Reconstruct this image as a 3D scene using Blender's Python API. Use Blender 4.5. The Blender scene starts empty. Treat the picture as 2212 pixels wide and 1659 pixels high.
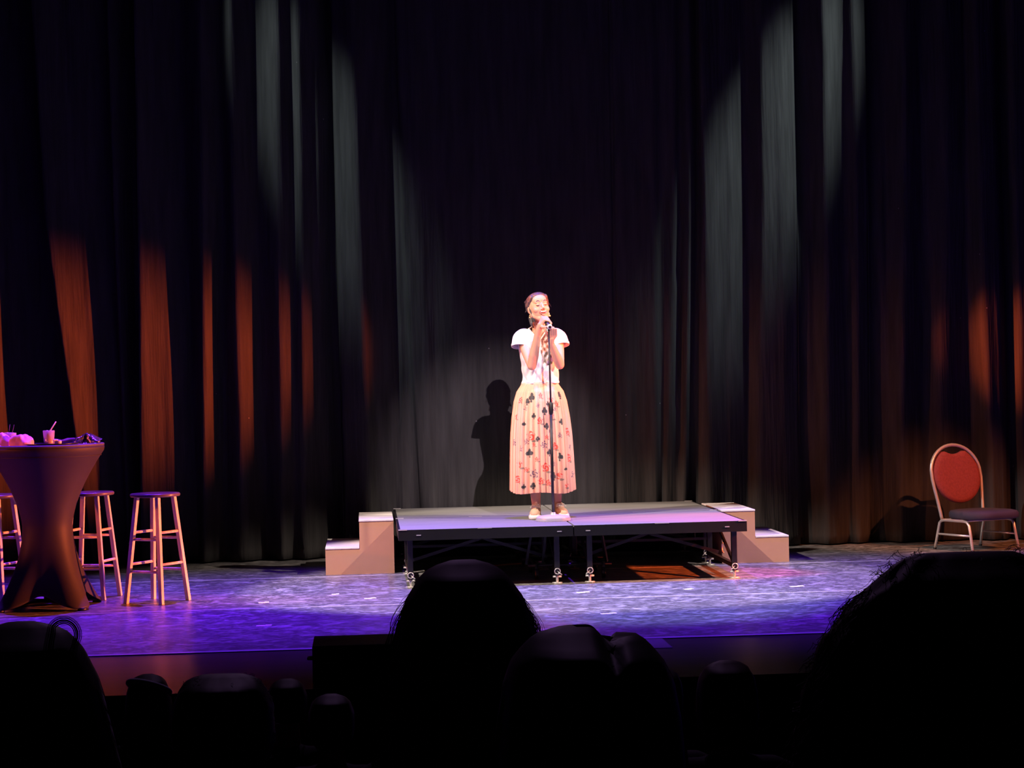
import bpy, math, random
import numpy as np
from mathutils import Vector, Matrix, Euler
random.seed(7)
rng = np.random.default_rng(11)
S = bpy.context.scene
C = S.collection
PI = math.pi
R = math.radians

# ------------------------------------------------------------------ camera
cam_d = bpy.data.cameras.new('camera')
cam_d.sensor_fit = 'HORIZONTAL'
cam_d.sensor_width = 36.0
cam_d.lens = 4471.3 / 2212 * 36.0
cam_d.clip_start = 0.05
cam_d.clip_end = 100
cam = bpy.data.objects.new('camera', cam_d)
C.objects.link(cam)
_r = Vector((0.99720625, -0.07125266, -0.02242232))
_u = Vector((0.0225162214, 0.000514798536, 0.999746345))
_f = Vector((0.07122305, 0.99745817, -0.0021177))
_m = Matrix((_r, _u, -_f)).transposed().to_4x4()
_m.translation = Vector((-1.43307, -14.3550, 1.43149))
cam.matrix_world = _m
S.camera = cam

# ------------------------------------------------------------------ world, view
w = bpy.data.worlds.new('dark_hall')
S.world = w
w.use_nodes = True
w.node_tree.nodes['Background'].inputs[0].default_value = (0.02, 0.015, 0.05, 1)
w.node_tree.nodes['Background'].inputs[1].default_value = 0.0
S.view_settings.view_transform = 'Standard'
S.view_settings.look = 'None'
S.view_settings.gamma = 1
S.view_settings.exposure = 0.0
S.view_settings.use_curve_mapping = False

# ------------------------------------------------------------------ stage lamps and added fills (rigged above / in front / in the wings, all outside the frame)
def spot(name, loc, target, watt, color, angle, blend=0.3, radius=0.08):
    l = bpy.data.lights.new(name, 'SPOT')
    l.energy = watt
    l.color = color
    l.spot_size = R(angle)
    l.spot_blend = blend
    l.shadow_soft_size = radius
    o = bpy.data.objects.new(name, l)
    C.objects.link(o)
    o.location = loc
    d = Vector(target) - Vector(loc)
    o.rotation_euler = d.to_track_quat('-Z', 'Y').to_euler()
    return o

# front key from the lighting position over the stalls: throws her shadow onto the curtain
spot('key_spot', (1.36, -12.0, 7.07), (-0.27, 1.6, 1.10), 8000, (1.0, 0.76, 0.84), 7.8, 0.8, 0.03)
# steep side lamps, left and right, warm
spot('side_spot_right', (5.2, -2.1, 6.6), (0.0, 0.3, 0.0), 2600, (1.0, 0.78, 0.66), 30, 0.3, 0.04)
spot('side_spot_left', (-5.2, -2.3, 6.6), (0.0, 0.3, 0.0), 3700, (1.0, 0.78, 0.66), 30, 0.3, 0.04)
# white-lavender downlight over the platform and the floor in front of it
spot('down_spot', (0.3, 0.5, 7.6), (0.3, -1.2, 0.0), 1900, (0.70, 0.92, 1.0), 21, 0.6, 0.05)
# blue-violet downlights over the dance floor
for i, (x, e) in enumerate(((-4.6, 4200), (-2.4, 4600), (0.0, 4300), (2.2, 3600), (4.6, 4300))):
    spot('blue_downlight', (x, 0.5, 7.4), (x, -0.9, 0), e, (0.15, 0.02, 1.0), 46, 1.0, 0.08)
# orange side booms in the wings
spot('orange_boom_right', (6.5, -0.6, 2.3), (-4.7, 2.5, 1.45), 15500, (1.0, 0.11, 0.02), 13.5, 1.0, 0.05)
spot('orange_boom_stools', (6.5, -1.3, 1.5), (-3.2, -0.45, 0.55), 13500, (1.0, 0.16, 0.05), 11, 0.5, 0.05)
spot('orange_boom_low', (6.0, -0.8, 2.6), (0.6, 0.55, 0.0), 5600, (1.0, 0.12, 0.02), 13, 0.6, 0.05)
spot('orange_boom_left', (-6.0, -1.0, 3.2), (4.55, 2.5, 1.5), 14500, (1.0, 0.12, 0.03), 6.5, 0.9, 0.05)
spot('orange_boom_left_wide', (-6.0, -1.0, 3.0), (3.0, 2.3, 0.5), 700, (1.0, 0.26, 0.10), 24, 0.9, 0.05)
spot('orange_front_right', (6.2, -5.0, 6.8), (3.5, 1.7, 0.5), 3600, (1.0, 0.24, 0.08), 12, 0.8, 0.05)
spot('orange_boom_left_table', (-7.3, -2.2, 2.0), (-3.8, -.6, .85), 420, (1.0, 0.14, 0.05), 15, 0.6, 0.05)
# added fill lamps: pale one brightens the chair frame, violet one rims the audience heads
spot('chair_fill', (-4.5, -3.0, 7.2), (3.4, 1.7, 0.5), 1900, (1.0, 0.85, 0.85), 8, 0.6, 0.04)
spot('stalls_fill', (-1.0, 1.5, 8.6), (-1.0, -9.5, 0.6), 320, (0.75, 0.40, 1.0), 40, 0.9, 0.1)
# cool grazing lamps on the back curtain
spot('curtain_wash_left', (-4.1, 1.0, 8.6), (-1.85, 2.5, 3.6), 1700, (0.86, 1.0, 1.0), 12, 1.0, 0.05)
spot('curtain_wash_right', (4.6, 1.0, 8.6), (2.15, 2.5, 3.6), 2600, (0.86, 1.0, 1.0), 12.5, 1.0, 0.05)

# ------------------------------------------------------------------ materials
MATS = {}
def mat(name, col, rough=0.6, metal=0.0, var=0.12, scale=8.0, bump=0.0, bscale=60.0, spec=0.5, sheen=0.0, trans=0.0, attr=None, vec=(1, 1, 1), rvar=0.0):
    if name in MATS: return MATS[name]
    m = bpy.data.materials.new(name)
    m.use_nodes = True
    nt = m.node_tree
    b = nt.nodes['Principled BSDF']
    tc = nt.nodes.new('ShaderNodeTexCoord')
    mp = nt.nodes.new('ShaderNodeMapping')
    mp.inputs['Scale'].default_value = vec
    nt.links.new(tc.outputs['Object'], mp.inputs[0])
    n = nt.nodes.new('ShaderNodeTexNoise')
    n.inputs['Scale'].default_value = scale
    n.inputs['Detail'].default_value = 5
    nt.links.new(mp.outputs[0], n.inputs['Vector'])
    mr = nt.nodes.new('ShaderNodeMapRange')
    mr.inputs['From Min'].default_value = 0.3
    mr.inputs['From Max'].default_value = 0.7
    mr.inputs['To Min'].default_value = 1 - var
    mr.inputs['To Max'].default_value = 1 + var
    nt.links.new(n.outputs['Fac'], mr.inputs['Value'])
    vm = nt.nodes.new('ShaderNodeVectorMath')
    vm.operation = 'SCALE'
    if attr:
        a = nt.nodes.new('ShaderNodeAttribute')
        a.attribute_name = attr
        nt.links.new(a.outputs['Color'], vm.inputs[0])
    else:
        vm.inputs[0].default_value = col
    nt.links.new(mr.outputs[0], vm.inputs['Scale'])
    nt.links.new(vm.outputs[0], b.inputs['Base Color'])
    b.inputs['Roughness'].default_value = rough
    if rvar:
        m2 = nt.nodes.new('ShaderNodeMapRange')
        m2.inputs['From Min'].default_value = 0.3
        m2.inputs['From Max'].default_value = 0.7
        m2.inputs['To Min'].default_value = rough - rvar
        m2.inputs['To Max'].default_value = rough + rvar
        nt.links.new(n.outputs['Fac'], m2.inputs['Value'])
        nt.links.new(m2.outputs[0], b.inputs['Roughness'])
    b.inputs['Metallic'].default_value = metal
    b.inputs['Specular IOR Level'].default_value = spec
    b.inputs['Sheen Weight'].default_value = sheen
    b.inputs['Transmission Weight'].default_value = trans
    if bump:
        n2 = nt.nodes.new('ShaderNodeTexNoise')
        n2.inputs['Scale'].default_value = bscale
        n2.inputs['Detail'].default_value = 3
        nt.links.new(mp.outputs[0], n2.inputs['Vector'])
        bp = nt.nodes.new('ShaderNodeBump')
        bp.inputs['Strength'].default_value = bump
        bp.inputs['Distance'].default_value = 0.01
        nt.links.new(n2.outputs['Fac'], bp.inputs['Height'])
        nt.links.new(bp.outputs[0], b.inputs['Normal'])
    MATS[name] = m
    return m

def floor_mat(name, base, light, rough):
    """vinyl dance floor: pale scuffs running across the stage over a darker base"""
    m = bpy.data.materials.new(name)
    m.use_nodes = True
    nt = m.node_tree
    b = nt.nodes['Principled BSDF']
    tc = nt.nodes.new('ShaderNodeTexCoord')
    mp = nt.nodes.new('ShaderNodeMapping')
    mp.inputs['Scale'].default_value = (1.0, 1.0, 1.0)
    nt.links.new(tc.outputs['Object'], mp.inputs[0])
    fac = []
    for sc, vx, lo, hi, dist in ((9, 0.8, 0.50, 0.68, 1.2), (26, 0.7, 0.50, 0.72, 0.8), (2.0, 0.6, 0.35, 0.7, 0.5)):
        q = nt.nodes.new('ShaderNodeMapping')
        q.inputs['Scale'].default_value = (vx, 1, 1)
        nt.links.new(tc.outputs['Object'], q.inputs[0])
        n = nt.nodes.new('ShaderNodeTexNoise')
        n.inputs['Scale'].default_value = sc
        n.inputs['Detail'].default_value = 6
        n.inputs['Distortion'].default_value = dist
        nt.links.new(q.outputs[0], n.inputs['Vector'])
        r = nt.nodes.new('ShaderNodeMapRange')
        r.inputs['From Min'].default_value = lo
        r.inputs['From Max'].default_value = hi
        nt.links.new(n.outputs['Fac'], r.inputs['Value'])
        fac.append(r)
    a = nt.nodes.new('ShaderNodeMath'); a.operation = 'MAXIMUM'
    nt.links.new(fac[0].outputs[0], a.inputs[0]); nt.links.new(fac[1].outputs[0], a.inputs[1])
    s = nt.nodes.new('ShaderNodeMath'); s.operation = 'MULTIPLY_ADD'
    s.inputs[1].default_value = 0.6
    nt.links.new(fac[2].outputs[0], s.inputs[0])
    s.inputs[2].default_value = 0.4
    k = nt.nodes.new('ShaderNodeMath'); k.operation = 'MULTIPLY'
    nt.links.new(a.outputs[0], k.inputs[0]); nt.links.new(s.outputs[0], k.inputs[1])
    mx = nt.nodes.new('ShaderNodeMix'); mx.data_type = 'RGBA'
    nt.links.new(k.outputs[0], mx.inputs['Factor'])
    mx.inputs['A'].default_value = (*base, 1)
    mx.inputs['B'].default_value = (*light, 1)
    nt.links.new(mx.outputs['Result'], b.inputs['Base Color'])
    b.inputs['Roughness'].default_value = rough
    b.inputs['Specular IOR Level'].default_value = 0.5
    MATS[name] = m
    return m

def curtain_mat():
    m = bpy.data.materials.new('black_velour')
    m.use_nodes = True
    nt = m.node_tree
    b = nt.nodes['Principled BSDF']
    tc = nt.nodes.new('ShaderNodeTexCoord')
    n = nt.nodes.new('ShaderNodeTexNoise')
    n.inputs['Scale'].default_value = 3
    n.inputs['Detail'].default_value = 6
    mp = nt.nodes.new('ShaderNodeMapping')
    mp.inputs['Scale'].default_value = (6, 6, 0.6)
    nt.links.new(tc.outputs['Object'], mp.inputs[0])
    nt.links.new(mp.outputs[0], n.inputs['Vector'])
    cr = nt.nodes.new('ShaderNodeMapRange')
    cr.inputs['To Min'].default_value = 0.034
    cr.inputs['To Max'].default_value = 0.056
    cr.inputs['From Min'].default_value = 0.3
    cr.inputs['From Max'].default_value = 0.7
    nt.links.new(n.outputs['Fac'], cr.inputs['Value'])
    # lint caught in the nap
    v = nt.nodes.new('ShaderNodeTexVoronoi')
    v.inputs['Scale'].default_value = 3.2
    nt.links.new(tc.outputs['Object'], v.inputs['Vector'])
    lt = nt.nodes.new('ShaderNodeMath'); lt.operation = 'LESS_THAN'
    lt.inputs[1].default_value = 0.017
    nt.links.new(v.outputs['Distance'], lt.inputs[0])
    mu = nt.nodes.new('ShaderNodeMath'); mu.operation = 'MULTIPLY_ADD'
    mu.inputs[1].default_value = 0.22
    nt.links.new(lt.outputs[0], mu.inputs[0])
    nt.links.new(cr.outputs[0], mu.inputs[2])
    nt.links.new(mu.outputs[0], b.inputs['Base Color'])
    b.inputs['Roughness'].default_value = 0.95
    b.inputs['Specular IOR Level'].default_value = 0.1
    n2 = nt.nodes.new('ShaderNodeTexNoise')
    n2.inputs['Scale'].default_value = 5
    n2.inputs['Detail'].default_value = 4
    mp2 = nt.nodes.new('ShaderNodeMapping')
    mp2.inputs['Scale'].default_value = (7, 7, 0.35)
    nt.links.new(tc.outputs['Object'], mp2.inputs[0])
    nt.links.new(mp2.outputs[0], n2.inputs['Vector'])
    bp = nt.nodes.new('ShaderNodeBump')
    bp.inputs['Strength'].default_value = 0.5
    bp.inputs['Distance'].default_value = 0.02
    nt.links.new(n2.outputs['Fac'], bp.inputs['Height'])
    nt.links.new(bp.outputs[0], b.inputs['Normal'])
    return m

# ------------------------------------------------------------------ mesh builder
class MB:
    def __init__(s): s.v = []; s.f = []; s.c = []
    def add(s, vs, fs, col=None):
        o = len(s.v)
        s.v += [tuple(p) for p in vs]
        s.f += [tuple(i + o for i in f) for f in fs]
        if col is not None: s.c += [col] * len(vs)
        return s
    def box(s, x0, x1, y0, y1, z0, z1, M=None):
        vs = [Vector((x, y, z)) for z in (z0, z1) for y in (y0, y1) for x in (x0, x1)]
        if M: vs = [M @ p for p in vs]
        return s.add(vs, [(0, 2, 3, 1), (4, 5, 7, 6), (0, 1, 5, 4), (2, 6, 7, 3), (0, 4, 6, 2), (1, 3, 7, 5)])
    def bar(s, p, q, wd, th, up=(0, 0, 1)):
        """rectangular bar from p to q"""
        p, q = Vector(p), Vector(q)
        d = (q - p).normalized(); u = Vector(up)
        a = d.cross(u)
        if a.length < 1e-4: a = d.cross(Vector((1, 0, 0)))
        a.normalize(); b = a.cross(d)
        vs = [c + a * (i * wd / 2) + b * (j * th / 2) for c in (p, q) for i, j in ((-1, -1), (1, -1), (1, 1), (-1, 1))]
        return s.add(vs, [(3, 2, 1, 0), (4, 5, 6, 7), (0, 1, 5, 4), (1, 2, 6, 5), (2, 3, 7, 6), (3, 0, 4, 7)])
    def tube(s, pts, rad, n=12, closed=False, cap=True, col=None, flat=None):
        pts = [Vector(p) for p in pts]
        m = len(pts)
        if not hasattr(rad, '__len__'): rad = [rad] * m
        T = []
        for i in range(m):
            a = pts[(i - 1) % m] if (closed or i > 0) else pts[0]
            b = pts[(i + 1) % m] if (closed or i < m - 1) else pts[-1]
            T.append((b - a).normalized())
        up = Vector((0, 0, 1)) if abs(T[0].z) < 0.9 else Vector((1, 0, 0))
        X = T[0].cross(up).normalized()
        vs = []
        for i in range(m):
            X = (X - T[i] * X.dot(T[i])).normalized()
            Y = T[i].cross(X)
            for k in range(n):
                a = 2 * PI * k / n
                vs.append(pts[i] + (X * math.cos(a) * (flat or 1) + Y * math.sin(a)) * rad[i])
        fs = []
        for i in range(m if closed else m - 1):
            j = (i + 1) % m
            for k in range(n):
                l = (k + 1) % n
                fs.append((i * n + k, i * n + l, j * n + l, j * n + k))
        if cap and not closed:
            fs.append(tuple(range(n - 1, -1, -1)))
            fs.append(tuple((m - 1) * n + k for k in range(n)))
        return s.add(vs, fs, col)
    def ell(s, c, r, M=None, nu=20, nv=12, col=None):
        c = Vector(c); vs = []; fs = []
        for i in range(nv + 1):
            t = PI * i / nv
            for k in range(nu):
                a = 2 * PI * k / nu
                p = Vector((r[0] * math.sin(t) * math.cos(a), r[1] * math.sin(t) * math.sin(a), r[2] * math.cos(t)))
                if M: p = M @ p
                vs.append(c + p)
        for i in range(nv):
            for k in range(nu):
                l = (k + 1) % nu
                fs.append((i * nu + k, (i + 1) * nu + k, (i + 1) * nu + l, i * nu + l))
        return s.add(vs, fs, col)
    def cap(s, p, r0, q, r1, n=16):
        """closed tapered capsule"""
        p, q = Vector(p), Vector(q)
        d = (q - p).normalized()
        pts, rs = [], []
        for t in (-0.98, -0.8, -0.5, -0.2): pts.append(p + d * r0 * t); rs.append(r0 * math.sqrt(1 - t * t))
        for t in (0.0, 0.5, 1.0): pts.append(p.lerp(q, t)); rs.append(r0 + (r1 - r0) * t)
        for t in (0.2, 0.5, 0.8, 0.98): pts.append(q + d * r1 * t); rs.append(r1 * math.sqrt(1 - t * t))
        return s.tube(pts, rs, n)
    def chain(s, pts, rs, n=14):
        for i in range(len(pts) - 1): s.cap(pts[i], rs[i], pts[i + 1], rs[i + 1], n)
        return s
    def lathe(s, prof, c=(0, 0, 0), n=32, sx=1, sy=1, col=None):
        vs, fs = [], []
        m = len(prof)
        for r, z in prof:
            for k in range(n):
                a = 2 * PI * k / n
                vs.append((c[0] + r * sx * math.cos(a), c[1] + r * sy * math.sin(a), c[2] + z))
        for i in range(m - 1):
            for k in range(n):
                l = (k + 1) % n
                fs.append((i * n + k, i * n + l, (i + 1) * n + l, (i + 1) * n + k))
        fs.append(tuple(range(n - 1, -1, -1)))
        fs.append(tuple((m - 1) * n + k for k in range(n)))
        return s.add(vs, fs, col)
    def xf(s, M):
        s.v = [tuple(M @ Vector(p)) for p in s.v]
        return s

def obj(name, mb, m, parent=None, smooth=True, origin=None, bevel=0, remesh=0, rsm=4, solid=0, auto=None):
    me = bpy.data.meshes.new(name)
    vs = mb.v
    if origin is not None:
        o = origin
        vs = [(p[0] - o[0], p[1] - o[1], p[2] - o[2]) for p in vs]
    me.from_pydata(vs, [], mb.f)
    me.update()
    if mb.c and len(mb.c) == len(mb.v):
        at = me.color_attributes.new('Col', 'FLOAT_COLOR', 'POINT')
        arr = np.ones((len(mb.v), 4), dtype=np.float32)
        arr[:, :3] = np.array(mb.c, dtype=np.float32)
        at.data.foreach_set('color', arr.ravel())
    if smooth: me.polygons.foreach_set('use_smooth', [True] * len(me.polygons))
    me.materials.append(m)
    ob = bpy.data.objects.new(name, me)
    C.objects.link(ob)
    if parent is not None: ob.parent = parent
    elif origin is not None: ob.location = origin
    if solid:
        d = ob.modifiers.new('thickness', 'SOLIDIFY'); d.thickness = solid; d.offset = -1
    if remesh:
        d = ob.modifiers.new('skin', 'REMESH'); d.mode = 'VOXEL'; d.voxel_size = remesh; d.use_smooth_shade = True
        d = ob.modifiers.new('soft', 'SMOOTH'); d.factor = 0.5; d.iterations = rsm
    if bevel:
        d = ob.modifiers.new('bevel', 'BEVEL'); d.width = bevel; d.segments = 2; d.limit_method = 'ANGLE'
    if auto:
        d = ob.modifiers.new('edges', 'EDGE_SPLIT'); d.split_angle = R(auto)
    return ob

def tag(o, label, cat, group=None, kind=None):
    o['label'] = label; o['category'] = cat
    if group: o['group'] = group
    if kind: o['kind'] = kind
    return o
def thing(name, label, cat, loc=(0, 0, 0), rz=0, group=None):
    o = bpy.data.objects.new(name, None)
    o.empty_display_size = 0.1
    C.objects.link(o)
    o.location = loc; o.rotation_euler = (0, 0, rz)
    return tag(o, label, cat, group)
def struct(name, mb, m, smooth=False, **k):
    o = obj(name, mb, m, None, smooth, **k)
    o['kind'] = 'structure'
    return o
def copy_tree(o, parent=None):
    c = o.copy(); C.objects.link(c)
    if parent is not None: c.parent = parent
    for ch in list(o.children): copy_tree(ch, c)
    return c

black_paint = mat('black_paint', (0.012, 0.012, 0.013), 0.5, bump=0.05)
black_steel = mat('black_steel', (0.012, 0.011, 0.012), 0.4, metal=0.1, bump=0.03)
wall_m = mat('wall_black', (0.006, 0.006, 0.007), 0.9, bump=0.1)
velour = curtain_mat()
marley = floor_mat('grey_vinyl', (0.10, 0.10, 0.10), (0.52, 0.52, 0.52), 0.36)
apron_m = mat('apron_black_boards', (0.045, 0.038, 0.036), 0.30, var=0.3, scale=5, bump=0.02, vec=(0.6, 2, 1))
chrome = mat('brushed_chrome', (0.72, 0.72, 0.70), 0.34, metal=0.35, var=0.04)
white_metal = mat('bare_metal', (0.72, 0.70, 0.68), 0.35, metal=0.5)
carpet = mat('auditorium_carpet', (0.02, 0.008, 0.010), 0.95, bump=0.2)

# ================================================================== SETTING
WX = 7.5
def rowf(k): return -.125 - .125 * k
struct('floor', MB().box(-WX, WX, -3.12, 4.2, -0.05, 0.0), marley)
fl = struct('floor', MB().box(-WX, WX, -4.57, -3.12, -0.05, -0.004), apron_m)
struct('wall_stage_front', MB().box(-WX, WX, -4.55, -4.45, -1.5, -0.05), wall_m)
mb = MB()
mb.add([(-WX, -18, -0.25)] * 0, [])
zs = []
for k in range(-7, 9):
    y0 = -12.20 + 0.85 * k
    z = rowf(max(k, -2))
    y1 = y0 + 0.85
    if y0 >= -4.6: break
    y1 = min(y1, -4.55)
    mb.box(-WX, WX, y0, y1, -1.6, z)
struct('floor', mb, carpet)
struct('wall_left', MB().box(-WX - 0.1, -WX, -19, 4.2, -1.6, 9.5), wall_m)
struct('wall_right', MB().box(WX, WX + 0.1, -19, 4.2, -1.6, 9.5), wall_m)
struct('wall_back', MB().box(-WX, WX, 4.2, 4.3, -0.05, 9.5), wall_m)
struct('wall_rear', MB().box(-WX, WX, -19.1, -19, -1.6, 9.5), wall_m)
struct('ceiling', MB().box(-WX, WX, -19, 4.3, 9.5, 9.6), wall_m)

# ---- stage curtain: knots (x at z 2.74, x at z 0.42, depth); folds lean the way the cloth hangs
KN = [(-6.6, -6.5, .02), (-6.2, -6.1, .12), (-5.85, -5.8, 0), (-5.479, -5.384, 0.12), (-5.044, -4.948, 0), (-4.825, -4.766, 0.1), (-4.534, -4.511, 0), (-4.296, -4.255, 0.1), (-3.992, -3.719, 0.13), (-3.955, -3.686, 0), (-3.728, -3.576, 0.07), (-3.452, -3.403, 0.115), (-3.422, -3.373, 0.06), (-3.26, -3.288, 0.16), (-3.245, -3.27, 0.17), (-3.223, -3.251, 0), (-3.064, -3.022, 0.05), (-2.86, -2.818, 0.1), (-2.705, -2.744, 0.0), (-2.545, -2.596, 0.09), (-2.452, -2.447, 0), (-2.278, -2.254, 0.1), (-2.088, -2.127, 0.02), (-1.972, -2.015, 0.07), (-1.92, -1.944, 0.03), (-1.785, -1.814, 0.09), (-1.651, -1.634, 0.16), (-1.636, -1.619, 0.16), (-1.621, -1.604, 0.05), (-1.445, -1.402, -0.02), (-1.351, -1.345, 0.03), (-1.118, -1.101, 0.09), (-1.095, -1.007, 0.085), (-1.077, -0.981, 0.02), (-0.956, -0.894, -0.005), (-0.824, -0.857, 0.02), (-0.693, -0.706, 0), (-0.523, -0.555, 0.02), (-0.296, -0.328, 0.0), (-0.031, -0.063, 0.025), (-0.0, -0.025, 0.01), (0.235, 0.222, 0.03), (0.426, 0.413, 0.01), (0.631, 0.603, 0.03), (0.647, 0.618, 0.035), (0.662, 0.634, 0.01), (0.845, 0.813, 0.03), (0.979, 0.939, 0), (1.029, 0.985, 0.045), (1.151, 1.024, 0.01), (1.197, 1.119, 0.05), (1.266, 1.169, 0.0), (1.351, 1.254, 0.06), (1.381, 1.369, -0.02), (1.574, 1.542, 0.03), (1.785, 1.715, 0.08), (1.882, 1.792, 0.02), (2.036, 2.023, 0.035), (2.179, 2.158, 0.07), (2.194, 2.178, 0.12), (2.306, 2.294, 0.09), (2.411, 2.371, 0.02), (2.608, 2.573, 0.09), (2.678, 2.642, 0.05), (2.787, 2.759, 0.09), (2.803, 2.774, 0.15), (2.946, 2.895, 0.11), (3.083, 2.992, 0.03), (3.277, 3.187, 0.1), (3.434, 3.343, 0.05), (3.645, 3.656, 0.1), (3.707, 3.754, 0.0), (3.844, 3.852, 0.02), (3.966, 3.969, 0.12), (4.005, 4.016, 0.0), (4.256, 4.244, 0.03), (4.532, 4.48, 0.12), (4.887, 4.835, 0.0), (5.283, 5.231, 0.1), (5.7, 5.65, 0), (6.1, 6.05, .1), (6.6, 6.55, .02)]
CUTS = [27, 43, 58, 64]
def curtain(i0, i1, label, shift):
    zs = list(np.linspace(0.012, 1.0, 14)) + list(np.linspace(1.15, 7.2, 26))
    vs, fs = [], []
    cols = []
    for i in range(i0, i1):
        n = max(2, int((KN[i + 1][0] - KN[i][0]) / 0.02))
        for k in range(n): cols.append((i, k / n))
    cols.append((i1 - 1, 1.0))
    W = len(cols)
    for z in zs:
        t = (2.74 - z) / 2.32
        if t < 0: t *= 0.35
        for (i, f) in cols:
            a, b = KN[i], KN[i + 1]
            xa = a[0] + (a[1] - a[0]) * t
            xb = b[0] + (b[1] - b[0]) * t
            x = xa + (xb - xa) * f
            s = 0.35 * f + 0.65 * (f * f * (3 - 2 * f))
            h = (a[2] + (b[2] - a[2]) * s) * (1.7 if abs(x) > 1.15 else 1.0)
            h *= 1.0 + 0.12 * math.sin(z * 1.3 + i)
            low = max(0, 0.25 - z) / 0.25
            h += 0.018 * low * math.sin(x * 23 + i) * (1 if abs(x) > 1.3 else 0.3)
            h += 0.006 * math.sin(z * 2.1 + x * 3.0)
            vs.append((x, 2.515 + shift + h, z))
    for r in range(len(zs) - 1):
        for c in range(W - 1):
            fs.append((r * W + c, r * W + c + 1, (r + 1) * W + c + 1, (r + 1) * W + c))
    o = obj('stage_curtain', MB().add(vs, fs), velour, None, True, solid=-0.004)
    tag(o, label, 'curtain', 'black curtain panels closing the back of the stage')
    return o
curtain(0, CUTS[0], 'far left black velour curtain panel with orange-lit folds behind the stools', 0.0)
curtain(CUTS[0] - 0, CUTS[1], 'black velour curtain panel behind the woman, catching her shadow', 0.0)
curtain(CUTS[1], CUTS[2], 'black velour curtain panel directly right of the woman, above the platform end', 0.0)
curtain(CUTS[2], CUTS[3], 'narrow black velour curtain panel above the right-hand steps, grey lit at the top', 0.0)
curtain(CUTS[3], len(KN) - 1, 'far right black velour curtain panel behind the banquet chair', 0.0)

# ---- seam tape on the vinyl floor
tape_m = mat('pale_vinyl_tape', (0.55, 0.55, 0.58), 0.35)
for y, lab, cl in ((1.06, 'long pale tape line on the floor beside the step units', .018), (-1.0, 'long pale tape line across the middle of the stage floor in front of the platform', .014), (-3.10, 'pale tape line along the front edge of the grey dance floor', .03)):
    tag(obj('floor_tape', MB().box(-WX + .1, WX - .1, y - cl, y + cl, 0.0, 0.0012), tape_m, None, False), lab, 'tape', 'long tape seams of the dance floor')
white_tape = mat('white_gaffer_tape', (0.85, 0.85, 0.85), 0.5)
for (x, y, L, rz, lab) in ((-2.124, -.651, .07, .1, 'small white tape mark on the blue floor right of the bar stool'),
                       (-2.06, -1.969, .09, 0, 'white tape mark near the front of the floor, lower left'),
                       (-1.424, -.588, .08, .15, 'white tape mark in front of the left-hand steps, left of the long-haired head'),
                       (-1.66, -.25, .05, 0, 'tiny white tape scrap just in front of the left-hand steps'),
                       (-.006, -.61, .09, 0, 'white tape mark below the centre legs of the platform'),
                       (.706, -.604, .07, .2, 'white tape mark below the right half of the platform'),
                       (1.435, -.633, .10, .05, 'white tape mark in front of the right-hand steps'),
                       (.013, -1.892, .10, 0, 'white tape mark on the floor above the dark head with parted hair')):
    M = Matrix.Translation((x, y, 0)) @ Matrix.Rotation(rz, 4, 'Z')
    mb = MB().box(-L / 2, L * 0.1, -.03, .025, 0.0005, .002, M).box(L * .1 - .001, L / 2, -.01, .045, 0.0005, .002, M)
    tag(obj('tape_mark', mb, white_tape, None, False), lab, 'tape', 'white spike tape marks on the floor')
tag(obj('vinyl_offcut', MB().box(-.22, .16, -3.52, -3.135, -.004, -.001), mat('vinyl_patch', (0.2, 0.2, 0.2), 0.4), None, False), 'square vinyl flap sticking out over the dark front edge, beside a parted-hair head', 'mat')

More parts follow.
